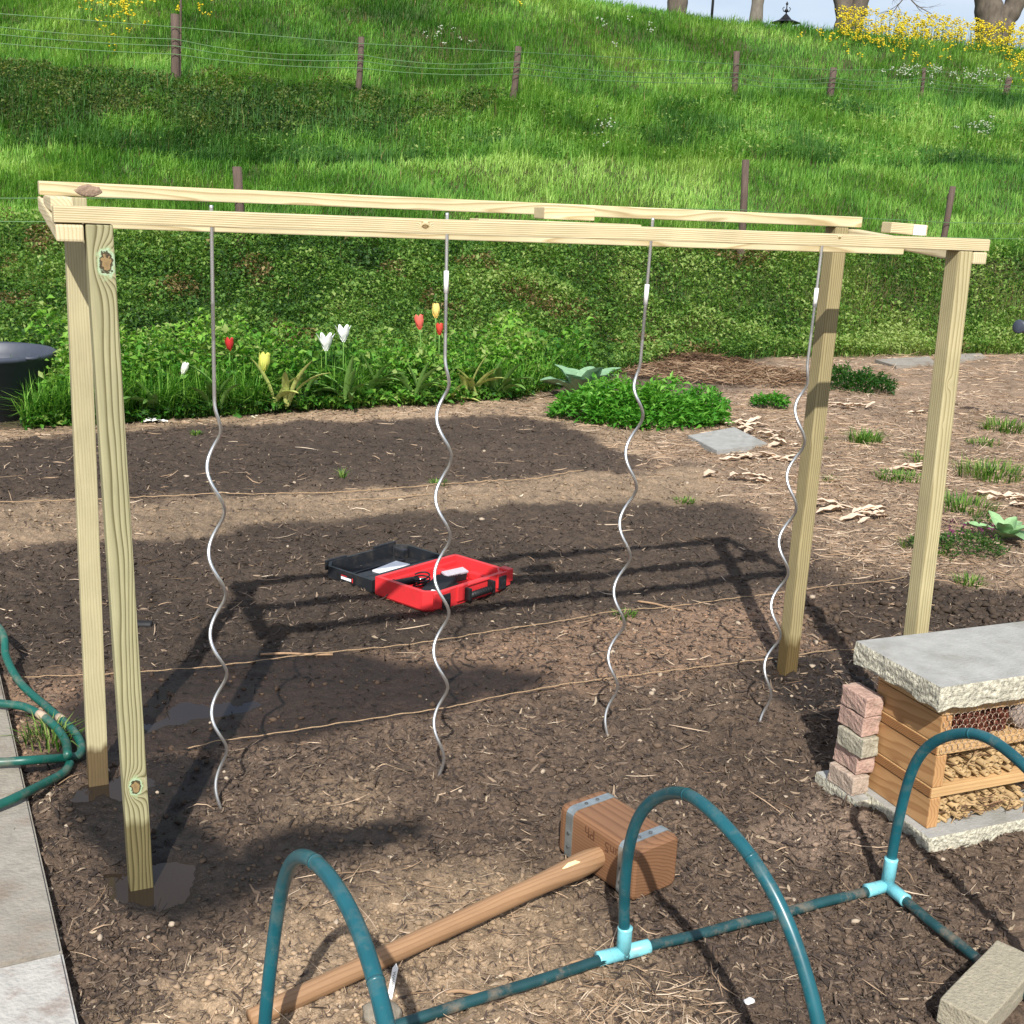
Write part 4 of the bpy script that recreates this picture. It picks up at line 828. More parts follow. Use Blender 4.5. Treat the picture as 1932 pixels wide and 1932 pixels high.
def reed(r):
    bm = bmesh.new(); n = 9; R0 = [[bm.verts.new((rr*math.cos(6.283*k/n)*(1+.1*math.sin(k*2)), y, rr*math.sin(6.283*k/n))) for k in range(n)] for rr, y in ((r, .2), (r, .0), (r*.62, -.001), (r*.58, .02))]
    for a, b_ in zip(R0, R0[1:]):
        for k in range(n): bm.faces.new((a[k], a[(k+1) % n], b_[(k+1) % n], b_[k])).smooth = True
    f = bm.faces.new(R0[-1]); f.material_index = 1; bm.faces.new(R0[0]); me = bpy.data.meshes.new('reed'); bmesh.ops.recalc_face_normals(bm, faces=bm.faces); bm.to_mesh(me); bm.free(); me.materials.append(m_reed); me.materials.append(m_hole); return me
rme = [reed(r) for r in (.009, .012, .0145, .007)]
def fill(z0, z1, x0, x1, n, label, group):
    placed = []; tries = 0
    while len(placed) < n and tries < 9000:
        tries += 1; k = random.choice((0, 0, 1, 1, 2, 3)); r = (.009, .012, .0145, .007)[k]; x = random.uniform(x0+r, x1-r)
        z = z0+r
        for _ in range(12):
            hit = [q for q in placed if math.hypot(q[0]-x, q[1]-z) < q[2]+r-.0008]
            if not hit: break
            q = hit[0]; z = q[1]+math.sqrt(max(0, (q[2]+r)**2-(q[0]-x)**2))
        if hit or z > z1-r: continue
        placed.append((x, z, r)); o = bpy.data.objects.new('reed', rme[k]); col.objects.link(o)
        o.location = HM @ Vector((x, random.uniform(.004, .04), z)); o.rotation_euler = (random.gauss(0, .05), random.uniform(0, 6), HA+random.gauss(0, .08)); tag(o, label, 'reed', group)
fill(levs[2][0], levs[2][1]-.02, .05, .48, 52, 'hollow dry reed stem lying between the two shelves', 'reeds on the lower shelf of the insect hotel')
fill(levs[0][0], levs[0][1]-.012, .05, .48, 62, 'hollow dry reed stem in the bottom compartment', 'reeds at the bottom of the insect hotel')
def bark_strips(n, z0, z1, name, label):
    P = np.stack([rng.uniform(.05, .6, n), rng.uniform(-.004, .05, n), rng.uniform(z0, z1, n)], 1); C = ramp(((70, 50, 36), (130, 100, 72), (190, 162, 120)), rng.random(n))*.8
    V, F, CC = strips(P, rng.uniform(.03, .10, n), rng.uniform(.003, .008, n), rng.normal(0, .5, n), rng.normal(0, .35, n), rng.normal(0, .03, n), C, rng.normal(0, 1.5, n)); o = link(name, mesh_np(name, V, F, CC), M_chip, None, hotel.location, (0, 0, HA)); tag(o, label, 'bark', kind='stuff')
bark_strips(60, levs[2][0]+.06, levs[2][1]-.004, 'bark_shreds', 'shreds of bark stuffed over the reeds in the insect hotel'); bark_strips(90, .006, .09, 'twig_shreds', 'thin twigs among the lowest reeds')
# bricks
def brick(sz, m, loc, rz, label, seed, cat='brick', group=None, bev=.006, amp=.0035):
    bm = bmesh.new(); box(bm, [-s/2 for s in sz], [s/2 for s in sz], bev, seg=3); bmesh.ops.subdivide_edges(bm, edges=[e for e in bm.edges if e.calc_length() > .03], cuts=6, use_grid_fill=True)
    bmesh.ops.triangulate(bm, faces=[f for f in bm.faces if len(f.verts) > 4])
    for v in bm.verts:
        q = v.co*28; k = float(fbm(q.x+q.z*.7, q.y-q.z, 3, seed)); v.co += v.co.normalized()*k*amp*1.8
    o = bm_obj('brick', bm, m, None, False, loc=loc, rot=(0, 0, rz)); tag(o, label, cat, group); return o
m_b1 = simple('pink_brick', (172, 142, 128), .92, var=.22, scale=40, bump=.8, bscale=90, dirt=(150, 140, 124), dirtscale=12, dirtamt=.5)
m_b2 = simple('grey_brick', (158, 152, 134), .92, var=.25, scale=40, bump=.8, bscale=90, dirt=(110, 112, 92), dirtscale=12, dirtamt=.5)
m_b3 = simple('buff_brick', (168, 150, 134), .92, var=.22, scale=40, bump=.8, bscale=90, dirt=(140, 130, 116), dirtscale=10, dirtamt=.6)
bh = .079; bl_ = ('weathered buff brick at the bottom of the stack', 'mottled pink brick second from the bottom of the stack', 'grey mossy brick in the middle of the stack', 'cracked pink brick second from the top of the stack', 'smooth pink brick on top of the stack beside the insect hotel')
for k in range(5):
    brick((.078, .145, bh-.004), (m_b3, m_b1, m_b2, m_b1, m_b1)[k], HM @ Vector((-.046+(-.010, .004, -.006, .003, 0)[k]-(.008 if k == 0 else 0), (.36+(.0, .01, -.01, .006, 0)[k]), -.010+bh*(k+.5))), HA+(.03, -.03, .05, -.02, .0)[k], bl_[k], k+3)
m_blk2 = simple('concrete_block', (148, 141, 122), .92, var=.16, scale=60, bump=.6, bscale=120)
c1 = G(1783.5, 1884, .085); c2 = G(1891, 1773, .085); c3 = G(1850.7, 1927.7, .085); ex = (c2-c1); wy = (c3-c1); an = math.atan2(ex.y, ex.x); ctr = c1+ex*.5+wy*.5
brick((ex.length*1.0, wy.length*1.2, .075), m_blk2, (ctr.x, ctr.y, .047), an, 'pale concrete brick weighing down the tunnel pipe', 41, amp=.002, bev=.006)
# paving slabs in the litter and the slab path
def flat(name, P, z0, z1, m, label, cat='paving slab', group=None, kind=None, bev=.004):
    c = sum(P, Vector())/len(P); bm = bmesh.new(); n = len(P)
    a = [bm.verts.new((p.x-c.x, p.y-c.y, z0)) for p in P]; b_ = [bm.verts.new((p.x-c.x, p.y-c.y, z1)) for p in P]
    bm.faces.new(a[::-1]); bm.faces.new(b_)
    for k in range(n): bm.faces.new((a[k], a[(k+1) % n], b_[(k+1) % n], b_[k]))
    bmesh.ops.bevel(bm, geom=[e for e in bm.edges if abs(e.verts[0].co.z-e.verts[1].co.z) < 1e-5 and e.verts[0].co.z > z0+1e-4], offset=bev, segments=2, affect='EDGES')
    o = bm_obj(name, bm, m, None, loc=(c.x, c.y, 0)); tag(o, label, cat, group, kind); return o
flat('paving_slab', W((1297, 828), (1385, 812), (1447, 843), (1352, 857)), -.03, .035, m_conc, 'flat grey paving slab half sunk in the dry litter')
flat('paving_slab', W((1650, 684), (1752, 678), (1764, 690), (1690, 697)), -.03, .05, m_paver, 'pale flat paving slab at the grass edge')
flat('paving_slab', W((1790, 674), (1850, 672), (1862, 680), (1796, 684)), -.03, .05, m_paver, 'smaller pale paving slab farthest right at the grass edge')
PT = .055; pe = [G(-2, 1262, PT), G(57, 1492, PT), G(116, 1795, PT), G(152, 1945, PT)]
dirp = (pe[3]-pe[0]).normalized(); side = Vector((-dirp.y, dirp.x, 0)); side = side if side.x < 0 else -side
line0 = pe[0]; k1 = (pe[1]-line0).dot(dirp); k2 = (pe[2]-line0).dot(dirp)
def pave(t0, t1, label, m):
    e = .004; a = line0+dirp*(t0+e); b_ = line0+dirp*(t1-e); P = [a, b_, b_+side*.8, a+side*.8]
    if (P[1]-P[0]).cross(P[2]-P[0]).z < 0: P = P[::-1]
    flat('path_slab', P, -.06, PT, m, label, 'paving slab', 'slabs of the garden path', bev=.008)
pave(-1.2, k1, 'path slab lying under the green hoses', simple('paver_a', (138, 132, 120), .9, var=.15, scale=16, bump=.5, bscale=70, dirt=(100, 82, 66), dirtscale=7, dirtamt=.6))
pave(k1, k2, 'brownish path slab between the two seams beside the wet soil', m_paver)
pave(k2, k2+1.0, 'whitish path slab nearest the camera with mud spots', simple('paver_c', (166, 164, 158), .9, var=.1, scale=20, bump=.5, bscale=70, dirt=(110, 84, 70), dirtscale=6, dirtamt=.65))
# stones, marker
def stone(px, py, r, label, c, zf=.6, cat='stone'):
    bm = bmesh.new(); bmesh.ops.create_icosphere(bm, subdivisions=3, radius=1); sd = random.randint(0, 99)
    for v in bm.verts: k = 1+.5*float(fbm(v.co.x*1.3+v.co.z, v.co.y*1.3-v.co.z*.7, 3, sd)); v.co = Vector((v.co.x*r*k, v.co.y*r*.8*k, v.co.z*r*zf*k))
    o = bm_obj('stone', bm, simple('stone_'+str(sd), c, .85, var=.2, scale=30, bump=.5), None, True, loc=onG(px, py, r*zf*.4)); tag(o, label, cat)
stone(715, 1915, .055, 'grey stone beside the white plant marker', (130, 122, 108)); stone(1412, 1897, .014, 'tiny white pebble in front of the tunnel frame', (230, 228, 225))
stone(1235, 1410, .0, '', (0, 0, 0)) if False else None
bm = bmesh.new(); vs_ = [bm.verts.new(p) for p in ((-.007, 0, -.03), (.007, 0, -.03), (.008, 0, .09), (0, 0, .105), (-.008, 0, .09))]; bm.faces.new(vs_); r = bmesh.ops.extrude_face_region(bm, geom=bm.faces[:]); bmesh.ops.translate(bm, verts=[v for v in r['geom'] if isinstance(v, bmesh.types.BMVert)], vec=(0, .0012, 0))
mk = onG(735, 1878, .0); o = empty('plant_marker', mk, .2); o.rotation_euler = (R_(-6), R_(10), .2); tag(o, 'white plastic plant marker with black lettering stuck in the soil', 'plant marker')
bm_obj('stick', bm, m_white, o); bm = bmesh.new(); zig = [(-.0032+.0064*(k % 2), -.0008, .012+.0036*k) for k in range(20)]; tube(bm, zig, .0009, 4); bm_obj('lettering', bm, m_dk, o)

# ------------------------------------------------------------------ garden hoses on the left
m_hose = simple('green_hose', (16, 82, 72), .4, var=.2, scale=8, bump=.05, dirt=(120, 112, 96), dirtscale=9, dirtamt=.6)
m_tape = simple('hose_tape', (170, 152, 132), .8, var=.1)
def hose(pp, label, z=None, rad=.0165, tapes=()):
    P = []
    for q in pp: p = G(q[0], q[1], q[2]); P.append(p)
    S = spline(P, 10); c = S[0].copy(); ho = empty('garden_hose', (c.x, c.y, 0)); tag(ho, label, 'hose', 'green hoses beside the path')
    bm = bmesh.new(); S2 = [Vector((p.x-c.x, p.y-c.y, p.z)) for p in S]; tube(bm, S2, rad, 14); bm_obj('tube', bm, m_hose, ho, True)
    for t in tapes:
        i = int(t*(len(S2)-2)); d = (S2[i+1]-S2[i]).normalized(); bm = bmesh.new(); tube(bm, [S2[i]-d*.02, S2[i]+d*.02], rad*1.06, 14); bm_obj('tape_wrap', bm, m_tape, ho, True)
hose([(-60, 1130, .30), (2, 1190, .20), (12, 1240, .12), (40, 1290, .06), (90, 1335, .035), (135, 1375, .03), (153, 1405, .028), (148, 1425, .028), (120, 1430, .04), (60, 1434, .085), (0, 1438, .085), (-80, 1442, .085)], 'long green hose coming down from the left and looping back over the path', tapes=(.42,))
hose([(-60, 1322, .09), (0, 1327, .085), (50, 1335, .08), (95, 1362, .055), (122, 1395, .04), (128, 1425, .07)], 'short green hose arching over the path edge', tapes=(.55,))
hose([(132, 1440, .03), (120, 1458, .03), (80, 1480, .055), (40, 1500, .082), (0, 1518, .082), (-70, 1545, .082)], 'nearest green hose crossing the path slab')

# ------------------------------------------------------------------ tub
tub = empty('garden_tub', (TUBX, TUBY, 0)); tag(tub, 'large round dark grey plastic tub at the left edge, half hidden by weeds', 'tub')
m_tub = simple('grey_tub_plastic', (58, 64, 76), .5, var=.12, scale=10, bump=.05)
bm = bmesh.new(); prof = [(.48, 0), (.50, .01), (.63, .56), (.66, .565), (.665, .60), (.645, .615), (.625, .60), (.60, .5), (.48, .03), (0.001, .03)]; n = 56; rings = [[bm.verts.new((r*math.cos(6.2832*k/n), r*math.sin(6.2832*k/n), z)) for k in range(n)] for r, z in prof]
for a, b_ in zip(rings, rings[1:]):
    for k in range(n): bm.faces.new((a[k], a[(k+1) % n], b_[(k+1) % n], b_[k])).smooth = True
bm.faces.new(rings[0][::-1]); bm_obj('basin', bm, m_tub, tub)
for an in (R_(-25), R_(155)):
    bm = bmesh.new(); pts = [(.65*math.cos(an+t)+.05*math.cos(an)*(1-(t/.12)**2), .65*math.sin(an+t)+.05*math.sin(an)*(1-(t/.12)**2), .60) for t in np.linspace(-.12, .12, 12)]; tube(bm, pts, .016, 8); bm_obj('handle', bm, m_tub, tub, True)

# ------------------------------------------------------------------ fences
m_fpost = simple('old_fence_wood', (84, 70, 62), .9, var=.35, scale=40, bump=.7, stretch=(1, 1, .12)); m_fwire = simple('fence_wire', (86, 120, 76), .5, metal=.2, var=.05, bump=0)
def fence(name, label, posts, wires, rw):
    p0 = surf(*posts[0][2:4]); root = empty(name, p0); tag(root, label, 'fence'); tops = []
    for (xt, yt, xb, yb, dep, r, thin) in posts:
        b0 = D(xb, yb, dep); tz = float(terrain(np.array([b0.x]), np.array([b0.y]))[0]); b0.z = min(b0.z, tz+.05); t0 = D(xt, yt, dep); d = (t0-b0)
        k = 1; pts = [b0-d*.15-p0, b0-p0, b0+d*.5+Vector((.008, 0, 0))-p0, t0-p0, t0+d*.004-p0]; bm = bmesh.new(); tube(bm, pts, [r, r, r*.93, r*.9, r*.7], 9); bm_obj('post', bm, m_fpost, root, True)
    for W0 in wires:
        pts = [D(x, y, dep)-p0 for x, y, dep in W0]; S = []
        for a, b_ in zip(pts, pts[1:]):
            for i in range(6): S.append(a.lerp(b_, i/6))
        S.append(pts[-1]); bm = bmesh.new(); tube(bm, S, rw, 5); bm_obj('wire', bm, m_fwire, root, True)
dl = lambda x: float(lev(2, (x-966)/2212))-.3
LP = [(447, 315, 456, 472, 0, .075, 0), (1407, 302, 1398, 480, 0, .068, 0), (1798, 352, 1772, 492, 0, .062, 0)]
LP = [(a, b, c, d, dl(a), r, t) for a, b, c, d, _, r, t in LP]; LP.append((872, 572, 873, 620, dl(872)-2.2, .055, 0))
def wl_(P): return [(x, y, dl(x)-.08) for x, y in P]
fence('wire_fence', 'old wire fence along the foot of the bank just behind the trellis', LP, [wl_([(-150, 371), (0, 374), (220, 374), (447, 381), (900, 388), (1283, 394), (1400, 396), (1560, 408), (1790, 420), (2050, 424)]), wl_([(-150, 414), (0, 418), (447, 421), (1000, 434), (1400, 440), (1869, 450), (2050, 453)])], 0.0065)
def du(x): a = (x-966)/2212; return float(lev(4, a))
UPs = [(330, 27, 331, 146, .10), (341, -30, 339, 140, .025), (682, 70, 676, 172, .075), (978, 88, 967, 198, .085), (1390, 97, 1385, 180, .09), (1573, 128, 1566, 178, .11), (1744, 128, 1738, 183, .06), (1905, 146, 1890, 205, .11)]
UPs = [(a, b, c, d, du(a), r, 0) for a, b, c, d, r in UPs]
tw = [(-150, 14), (0, 26), (330, 51), (677, 82), (975, 98), (1388, 121), (1570, 132), (1742, 132), (1900, 147), (2060, 149)]
UW = [[(x, y, du(x)-.12) for x, y in tw]]
for k, (o0, sg) in enumerate(((25, 14), (39, 12), (56, 8))):
    Wk = []
    for (xa, ya), (xb, yb) in zip(tw, tw[1:]):
        for i in range(5):
            t = i/5; x = xa+(xb-xa)*t; y = ya+(yb-ya)*t; s = 1-.5*max(0, x)/1932; Wk.append((x, y+(o0+sg*4*t*(1-t)*(.3 if xa < 300 else 1))*s, du(x)-.12))
    UW.append(Wk)
fence('wire_fence', 'sagging wire fence with brown wooden posts higher up on the dike', UPs, UW, .0085)

# ------------------------------------------------------------------ trees and the lantern on the dike
m_bark = simple('grey_bark', (88, 80, 70), .9, var=.4, scale=7, bump=.8, bscale=12, stretch=(1, 1, .35)); m_bark2 = simple('pale_bark', (112, 106, 96), .9, var=.25, scale=8, bump=.6, stretch=(1, 1, .4))
def grow(bm, p, d, r, L, depth, rnd, nmin=.012):
    pts = [p]; rs = [r]; q = p.copy(); dd = d.copy(); n = 6
    for i in range(n):
        dd = (dd+Vector((rnd.gauss(0, .10), rnd.gauss(0, .10), rnd.gauss(.02, .05)))).normalized(); q = q+dd*(L/n); pts.append(q.copy()); rs.append(r*(1-.55*(i+1)/n))
    tube(bm, pts, rs, 9 if r > .1 else 5)
    if depth > 0:
        for k in range(3 if depth > 2 else 4):
            i = rnd.randint(2, n); an = rnd.uniform(0, 6.28); nd = (dd*.9+Vector((math.cos(an), math.sin(an), rnd.uniform(-.15, .5)))*.8).normalized(); grow(bm, pts[i], nd, rs[i]*.62, L*.66, depth-1, rnd)
def tree(px, py, dep, stems, label, m, seed, r0, crown=True, name='bare_tree'):
    b0 = D(px, py, dep); b0.z = float(terrain(np.array([b0.x]), np.array([b0.y]))[0]); root = empty(name, b0); tag(root, label, 'tree', None); rnd = random.Random(seed)
    bm = bmesh.new(); ends = []
    for st in stems:
        pts = [Vector(p) for p, r in st]; rs = [r for p, r in st]; S = spline(pts, 5); R = np.interp(np.linspace(0, len(rs)-1, len(S)), range(len(rs)), rs); R = [r*(1+.06*math.sin(i*1.9)) for i, r in enumerate(R)]; tube(bm, S, R, 16); ends.append((S[-1], (S[-1]-S[-3]).normalized(), R[-1]))
    bm_obj('trunk', bm, m, root, True)
    if crown:
        bm = bmesh.new()
        for p, d, r in ends: grow(bm, p-d*.1, d, r*.98, 3.2, 4, rnd)
        if seed == 9:
            limb = spline([(.62, 0, 2.3), (1.3, .1, 2.75), (2.0, .1, 2.5), (2.5, .1, 1.9)], 6); tube(bm, limb, [.07-.002*k for k in range(len(limb))], 6)
            for k, st_ in ((8, (.3, 0, -.5)), (12, (.6, .1, -.3)), (16, (-.3, .1, -.6)), (18, (.5, -.1, -.5))): grow(bm, limb[k], Vector(st_).normalized(), .028, 1.1, 2, rnd)
        bm_obj('crown', bm, m, root, True)
dr = 51.5
tree(1870, 88, dr, [[((0, 0, -.3), .75), ((-.05, 0, .6), .62), ((-.25, 0, 1.6), .56), ((-.65, 0, 2.8), .45), ((-1.2, 0, 4.6), .34)], [((.12, 0, .1), .5), ((.4, 0, 1.3), .42), ((.72, 0, 2.0), .40), ((.85, 0, 3.2), .34), ((1.2, 0, 4.8), .25)]], 'thick bare tree with a forked trunk on the dike at the far right', m_bark, 3, .6)
tree(1592, 58, 50.5, [[((0, 0, -.3), .50), ((0, 0, .4), .45), ((-.05, 0, 1.2), .34), ((-.5, .1, 2.4), .26), ((-.9, 0, 4.0), .2)], [((.2, 0, -.1), .4), ((.4, 0, .9), .36), ((.55, 0, 1.8), .34), ((.7, 0, 3.0), .28), ((.9, 0, 4.3), .22)], [((.1, 0, 0), .3), ((.15, .1, 1.4), .22), ((.05, .2, 2.6), .17)]], 'many-stemmed bare tree standing among the yellow flowers on the dike', m_bark, 9, .5)
tree(1426, 42, 49.5, [[((0, 0, -.3), .27), ((0, 0, 1.), .25), ((.03, 0, 2.2), .23), ((.0, 0, 4.4), .18)]], 'slim straight pale tree trunk on the dike left of the lantern', m_bark2, 21, .25)
tree(1277, 22, 46.5, [[((0, 0, -.3), .38), ((0, 0, 1.), .36), ((-.05, 0, 2.2), .33), ((.1, 0, 4.4), .26)]], 'grey bare tree where the dike crest leaves the top of the picture', m_bark, 33, .35)
bm = bmesh.new(); b0 = D(1343, 30, 47); b0.z = float(terrain(np.array([b0.x]), np.array([b0.y]))[0]); tube(bm, [(0, 0, -.3), (0, 0, 2.4)], .05, 8); bmesh.ops.create_uvsphere(bm, u_segments=10, v_segments=6, radius=.07, matrix=Matrix.Translation((0, 0, 2.42)))
tag(bm_obj('dark_pole', bm, m_dk, None, loc=b0), 'thin black pole on the dike between two tree trunks', 'pole')
b0 = D(1482, 40, 52); b0.z = D(1482, 40, 52).z; ln = empty('garden_lantern', b0); tag(ln, 'black ornamental lantern roof with a finial showing above the dike crest', 'lantern')
m_iron = simple('black_iron', (22, 24, 28), .5, metal=.3)
bm = bmesh.new(); bmesh.ops.create_cone(bm, cap_ends=True, segments=12, radius1=.62, radius2=.22, depth=.14, matrix=Matrix.Translation((0, 0, .0))); bmesh.ops.create_cone(bm, cap_ends=True, segments=12, radius1=.24, radius2=.05, depth=.2, matrix=Matrix.Translation((0, 0, .17))); bm_obj('roof', bm, m_iron, ln)
bm = bmesh.new(); tube(bm, [(0, 0, .2), (0, 0, .35), (0, 0, .4), (0, 0, .48), (0, 0, .6), (0, 0, .66), (0, 0, .75)], [.03, .03, .09, .03, .02, .06, .01], 8)
for s in (-1, 1): tube(bm, [(0, 0, .35), (.12*s, 0, .38), (.16*s, 0, .48), (.1*s, 0, .54)], .018, 6)
bm_obj('finial', bm, m_iron, ln, True)
bm = bmesh.new(); box(bm, (-.2, -.2, -.55), (.2, .2, -.08), .02); tube(bm, [(0, 0, -3.0), (0, 0, -.5)], .05, 8); bm_obj('lamp_post', bm, m_iron, ln)

# ------------------------------------------------------------------ yellow and white wild flowers
def blossoms(name, regions, cfun, r0, label, cat, hmin, hmax, stem=True, seed=0):
    Vs, Fs, Cs = [], [], []; o = 0; Sv, Sf, Sc = [], [], []
    for (x0, x1, yfun0, yfun1, n, dens) in regions:
        px = rng.uniform(x0, x1, n*3); t = rng.random(n*3)**dens; keep = (fbm(px*.012, t*3, 3, seed+4) > -.10+.35*(t-.5)*(1 if dens > 0 else 0)); px = px[keep][:n]; t = t[keep][:n]
        for x_, t_ in zip(px, t):
            ya = np.interp(x_, yfun0[0], yfun0[1]); yb = np.interp(x_, yfun1[0], yfun1[1]); p = surf(x_, ya+(yb-ya)*t_)
            if p.y > 56: continue
            h = rng.uniform(hmin, hmax); Vs.append((p.x, p.y, p.z+h)); Sc.append(h)
    P = np.array(Vs); n = len(P); k = 5; P = np.repeat(P, k, 0)+rng.normal(0, 1, (n*k, 3))*np.array([.05, .05, .05])*(r0/.03); d = P[:, 1]; r = r0*rng.uniform(.6, 1.3, len(P))*(d/40)**.5
    V = IV[None]*r[:, None, None]*np.array([1, 1, .7]) + P[:, None, :]; F = (IF[None]+(np.arange(len(P))*len(IV))[:, None, None]).reshape(-1, 3); C = np.repeat(cfun(len(P)), len(IV), 0)
    ob = link(name, mesh_np(name, V.reshape(-1, 3), F, C), M_petal); tag(ob, label, cat, kind='stuff')
    if stem:
        Q = np.array(Vs); hh = np.array(Sc); B, Fb, Cb = blades(Q-np.array([0, 0, 1])*hh[:, None], hh*1.15, np.full(n, .016), rng.uniform(0, 6.28, n), np.full(n, .1), np.tile(lin((70, 112, 40))*.7, (n, 1)))
        tag(link(name+'_stems', mesh_np(name+'_stems', B, Fb, Cb), M_leaf), 'thin green stems of the '+cat, 'stems', kind='stuff')
rid = ((1200, 1283, 1400, 1480, 1600, 1750, 1932, 2050), (6, 14, 38, 50, 60, 74, 92, 100))
low = ((1500, 1600, 1700, 1780, 1850, 1932, 2050), (75, 90, 105, 98, 110, 140, 150))
yel = lambda n: ramp(((214, 184, 20), (240, 222, 40), (246, 238, 90)), rng.random(n))*.85
blossoms('rapeseed_flowers', [(1575, 1700, rid, low, 200, 1.0), (1690, 2040, rid, low, 420, 1.0), (1500, 2040, low, ((1500, 2040), (110, 200)), 70, 1.6), (1580, 1700, rid, rid, 60, 1), (1690, 2040, rid, rid, 330, 1), (925, 1075, ((900, 1100), (-10, -10)), ((900, 1100), (22, 22)), 60, .8), (150, 260, ((0, 400), (-4, -4)), ((0, 400), (84, 90)), 46, .8), (360, 420, ((0, 400), (28, 28)), ((0, 400), (62, 62)), 12, 1), (180, 360, ((0, 600), (20, 20)), ((0, 600), (100, 120)), 14, 1)], yel, .030, 'bright yellow rapeseed flowers on and below the dike crest', 'yellow flowers', .15, 1.0, seed=2)
whi = lambda n: ramp(((190, 205, 180), (226, 232, 220)), rng.random(n))*.8
blossoms('cow_parsley_flowers', [(1650, 1900, ((1600, 1950), (130, 165)), ((1600, 1950), (155, 200)), 50, 1), (1800, 1870, ((1600, 1950), (250, 250)), ((1600, 1950), (300, 300)), 14, 1), (1130, 1240, ((1100, 1300), (45, 60)), ((1100, 1300), (110, 120)), 8, 1), (1120, 1180, ((1100, 1300), (262, 262)), ((1100, 1300), (300, 300)), 6, 1), (800, 900, ((800, 900), (70, 70)), ((800, 900), (100, 100)), 8, 1)], whi, .026, 'small white cow parsley flowers scattered on the dike', 'white flowers', .2, .4, seed=9)

# ------------------------------------------------------------------ garden plants
def plant_mat(name, c, tr=.25): 
    m = simple(name, c, .55, var=.22, scale=25, bump=.25); return m
m_tl = plant_mat('tulip_leaf', (96, 132, 62)); m_st = plant_mat('tulip_stem', (98, 140, 60)); m_ml = plant_mat('mullein_leaf', (112, 146, 112)); m_fl = plant_mat('tulip_leaf_yellowing', (172, 180, 104))
def big_leaf(bm, base, yaw, L, Wd, rise, droop, cup=.25, n=9, wave=.0):
    d = Vector((math.cos(yaw), math.sin(yaw), 0)); s = Vector((-d.y, d.x, 0)); rows = []
    for i in range(n):
        t = i/(n-1); w = Wd*.5*max(.02, math.sin(math.pi*min(1, t*.92+.06))**.75); el = rise-droop*t; c = base+d*(L*t*math.cos(rise-droop*t*.5))+Vector((0, 0, L*t*math.sin(rise-droop*t*.5)))
        up = Vector((-d.x*math.sin(el), -d.y*math.sin(el), math.cos(el)))
        rows.append([bm.verts.new(c+s*(w*k)+up*(abs(k)**1.5*w*cup*2+wave*w*math.sin(t*14+k*3))) for k in (-1, -.5, 0, .5, 1)])
    for a, b_ in zip(rows, rows[1:]):
        for k in range(4): bm.faces.new((a[k], a[k+1], b_[k+1], b_[k])).smooth = True
def tulip(px, py, dep, hst, c, c2, label, tilt=(0, 0), size=.05, opened=.3, leafn=2, lm=None):
    size *= 1.4; dep += .1
    top = D(px, py, dep); z0 = float(terrain(np.array([top.x]), np.array([top.y]))[0]); H = top.z-z0; H = max(H, .12); root = empty('tulip', (top.x, top.y, z0)); tag(root, label, 'tulip', 'tulips along the back of the garden')
    tx, ty = tilt; bm = bmesh.new(); e = Vector((tx*.3, ty*.3, H)); tube(bm, spline([(0, 0, 0), (tx*.02, ty*.02, H*.5), e], 5), .008, 7); bm_obj('stem', bm, m_st, root, True)
    m = bpy.data.materials.get('petal_'+str(c)) or simple('petal_'+str(c), c, .45, var=.1, scale=20, bump=.05, dirt=c2, dirtscale=9, dirtamt=.6); bm = bmesh.new()
    for k in range(6):
        an = k*math.pi/3+.2; rr = size*(.52 if k % 2 else .46)
        d = Vector((math.cos(an), math.sin(an), 0)); s = Vector((-d.y, d.x, 0)); rows = []
        for i in range(7):
            t = i/6; r = rr*(math.sin(min(1, t*1.6)*math.pi/2)+opened*t*t*1.2); w = size*.42*math.sin(math.pi*min(1, .08+t*.88))**.6; z = size*1.9*t
            rows.append([bm.verts.new(d*(r-abs(q)**2*w*.35)+s*(w*q)+Vector((0, 0, z))) for q in (-1, -.5, 0, .5, 1)])
        for a, b_ in zip(rows, rows[1:]):
            for q in range(4): bm.faces.new((a[q], a[q+1], b_[q+1], b_[q])).smooth = True
    bm_obj('bloom', bm, m, root, loc=e, rot=(ty*-1.0, tx*1.0, 0))
    for k in range(leafn):
        bm = bmesh.new(); big_leaf(bm, Vector((0, 0, .01)), random.uniform(-2.6, -.5), random.uniform(.26, .36), random.uniform(.05, .08), random.uniform(.7, 1.2), random.uniform(.3, 1.1)); bm_obj('leaf', bm, lm or m_tl, root)
def fd(x): return float(front(np.array([(x-966)/2212]))[0])
tulip(615, 662, fd(615)+.35, .4, (244, 246, 244), (225, 230, 215), 'open white tulip, the left one of the white pair', size=.068, opened=.95)
tulip(648, 645, fd(648)+.5, .4, (242, 244, 243), (222, 228, 214), 'white tulip, the right one of the white pair, slightly higher', size=.066, opened=.8)
tulip(433, 662, fd(433)+.45, .4, (190, 50, 52), (140, 26, 34), 'ragged red tulip beside the left spiral stake', size=.05, opened=.4)
tulip(324, 705, fd(324)+.25, .3, (240, 240, 232), (220, 190, 90), 'narrow leaning white tulip right of the knotty post', (.35, 0), size=.045, opened=.0)
tulip(487, 702, fd(487)+.2, .2, (206, 206, 104), (166, 178, 78), 'large pale green and yellow tulip low in the weeds', (.15, 0), size=.075, opened=.1, leafn=3, lm=m_fl)
tulip(822, 600, fd(822)+.9, .4, (236, 208, 122), (220, 180, 90), 'closed yellow tulip behind the second spiral stake', size=.062, opened=-.1)
tulip(797, 622, fd(797)+.8, .4, (226, 110, 96), (205, 80, 74), 'salmon pink tulip left of the yellow one', (-.1, 0), size=.062, opened=.3)
tulip(829, 632, fd(829)+.75, .4, (206, 72, 60), (186, 50, 44), 'small coral tulip just below the yellow one', size=.05, opened=.3)
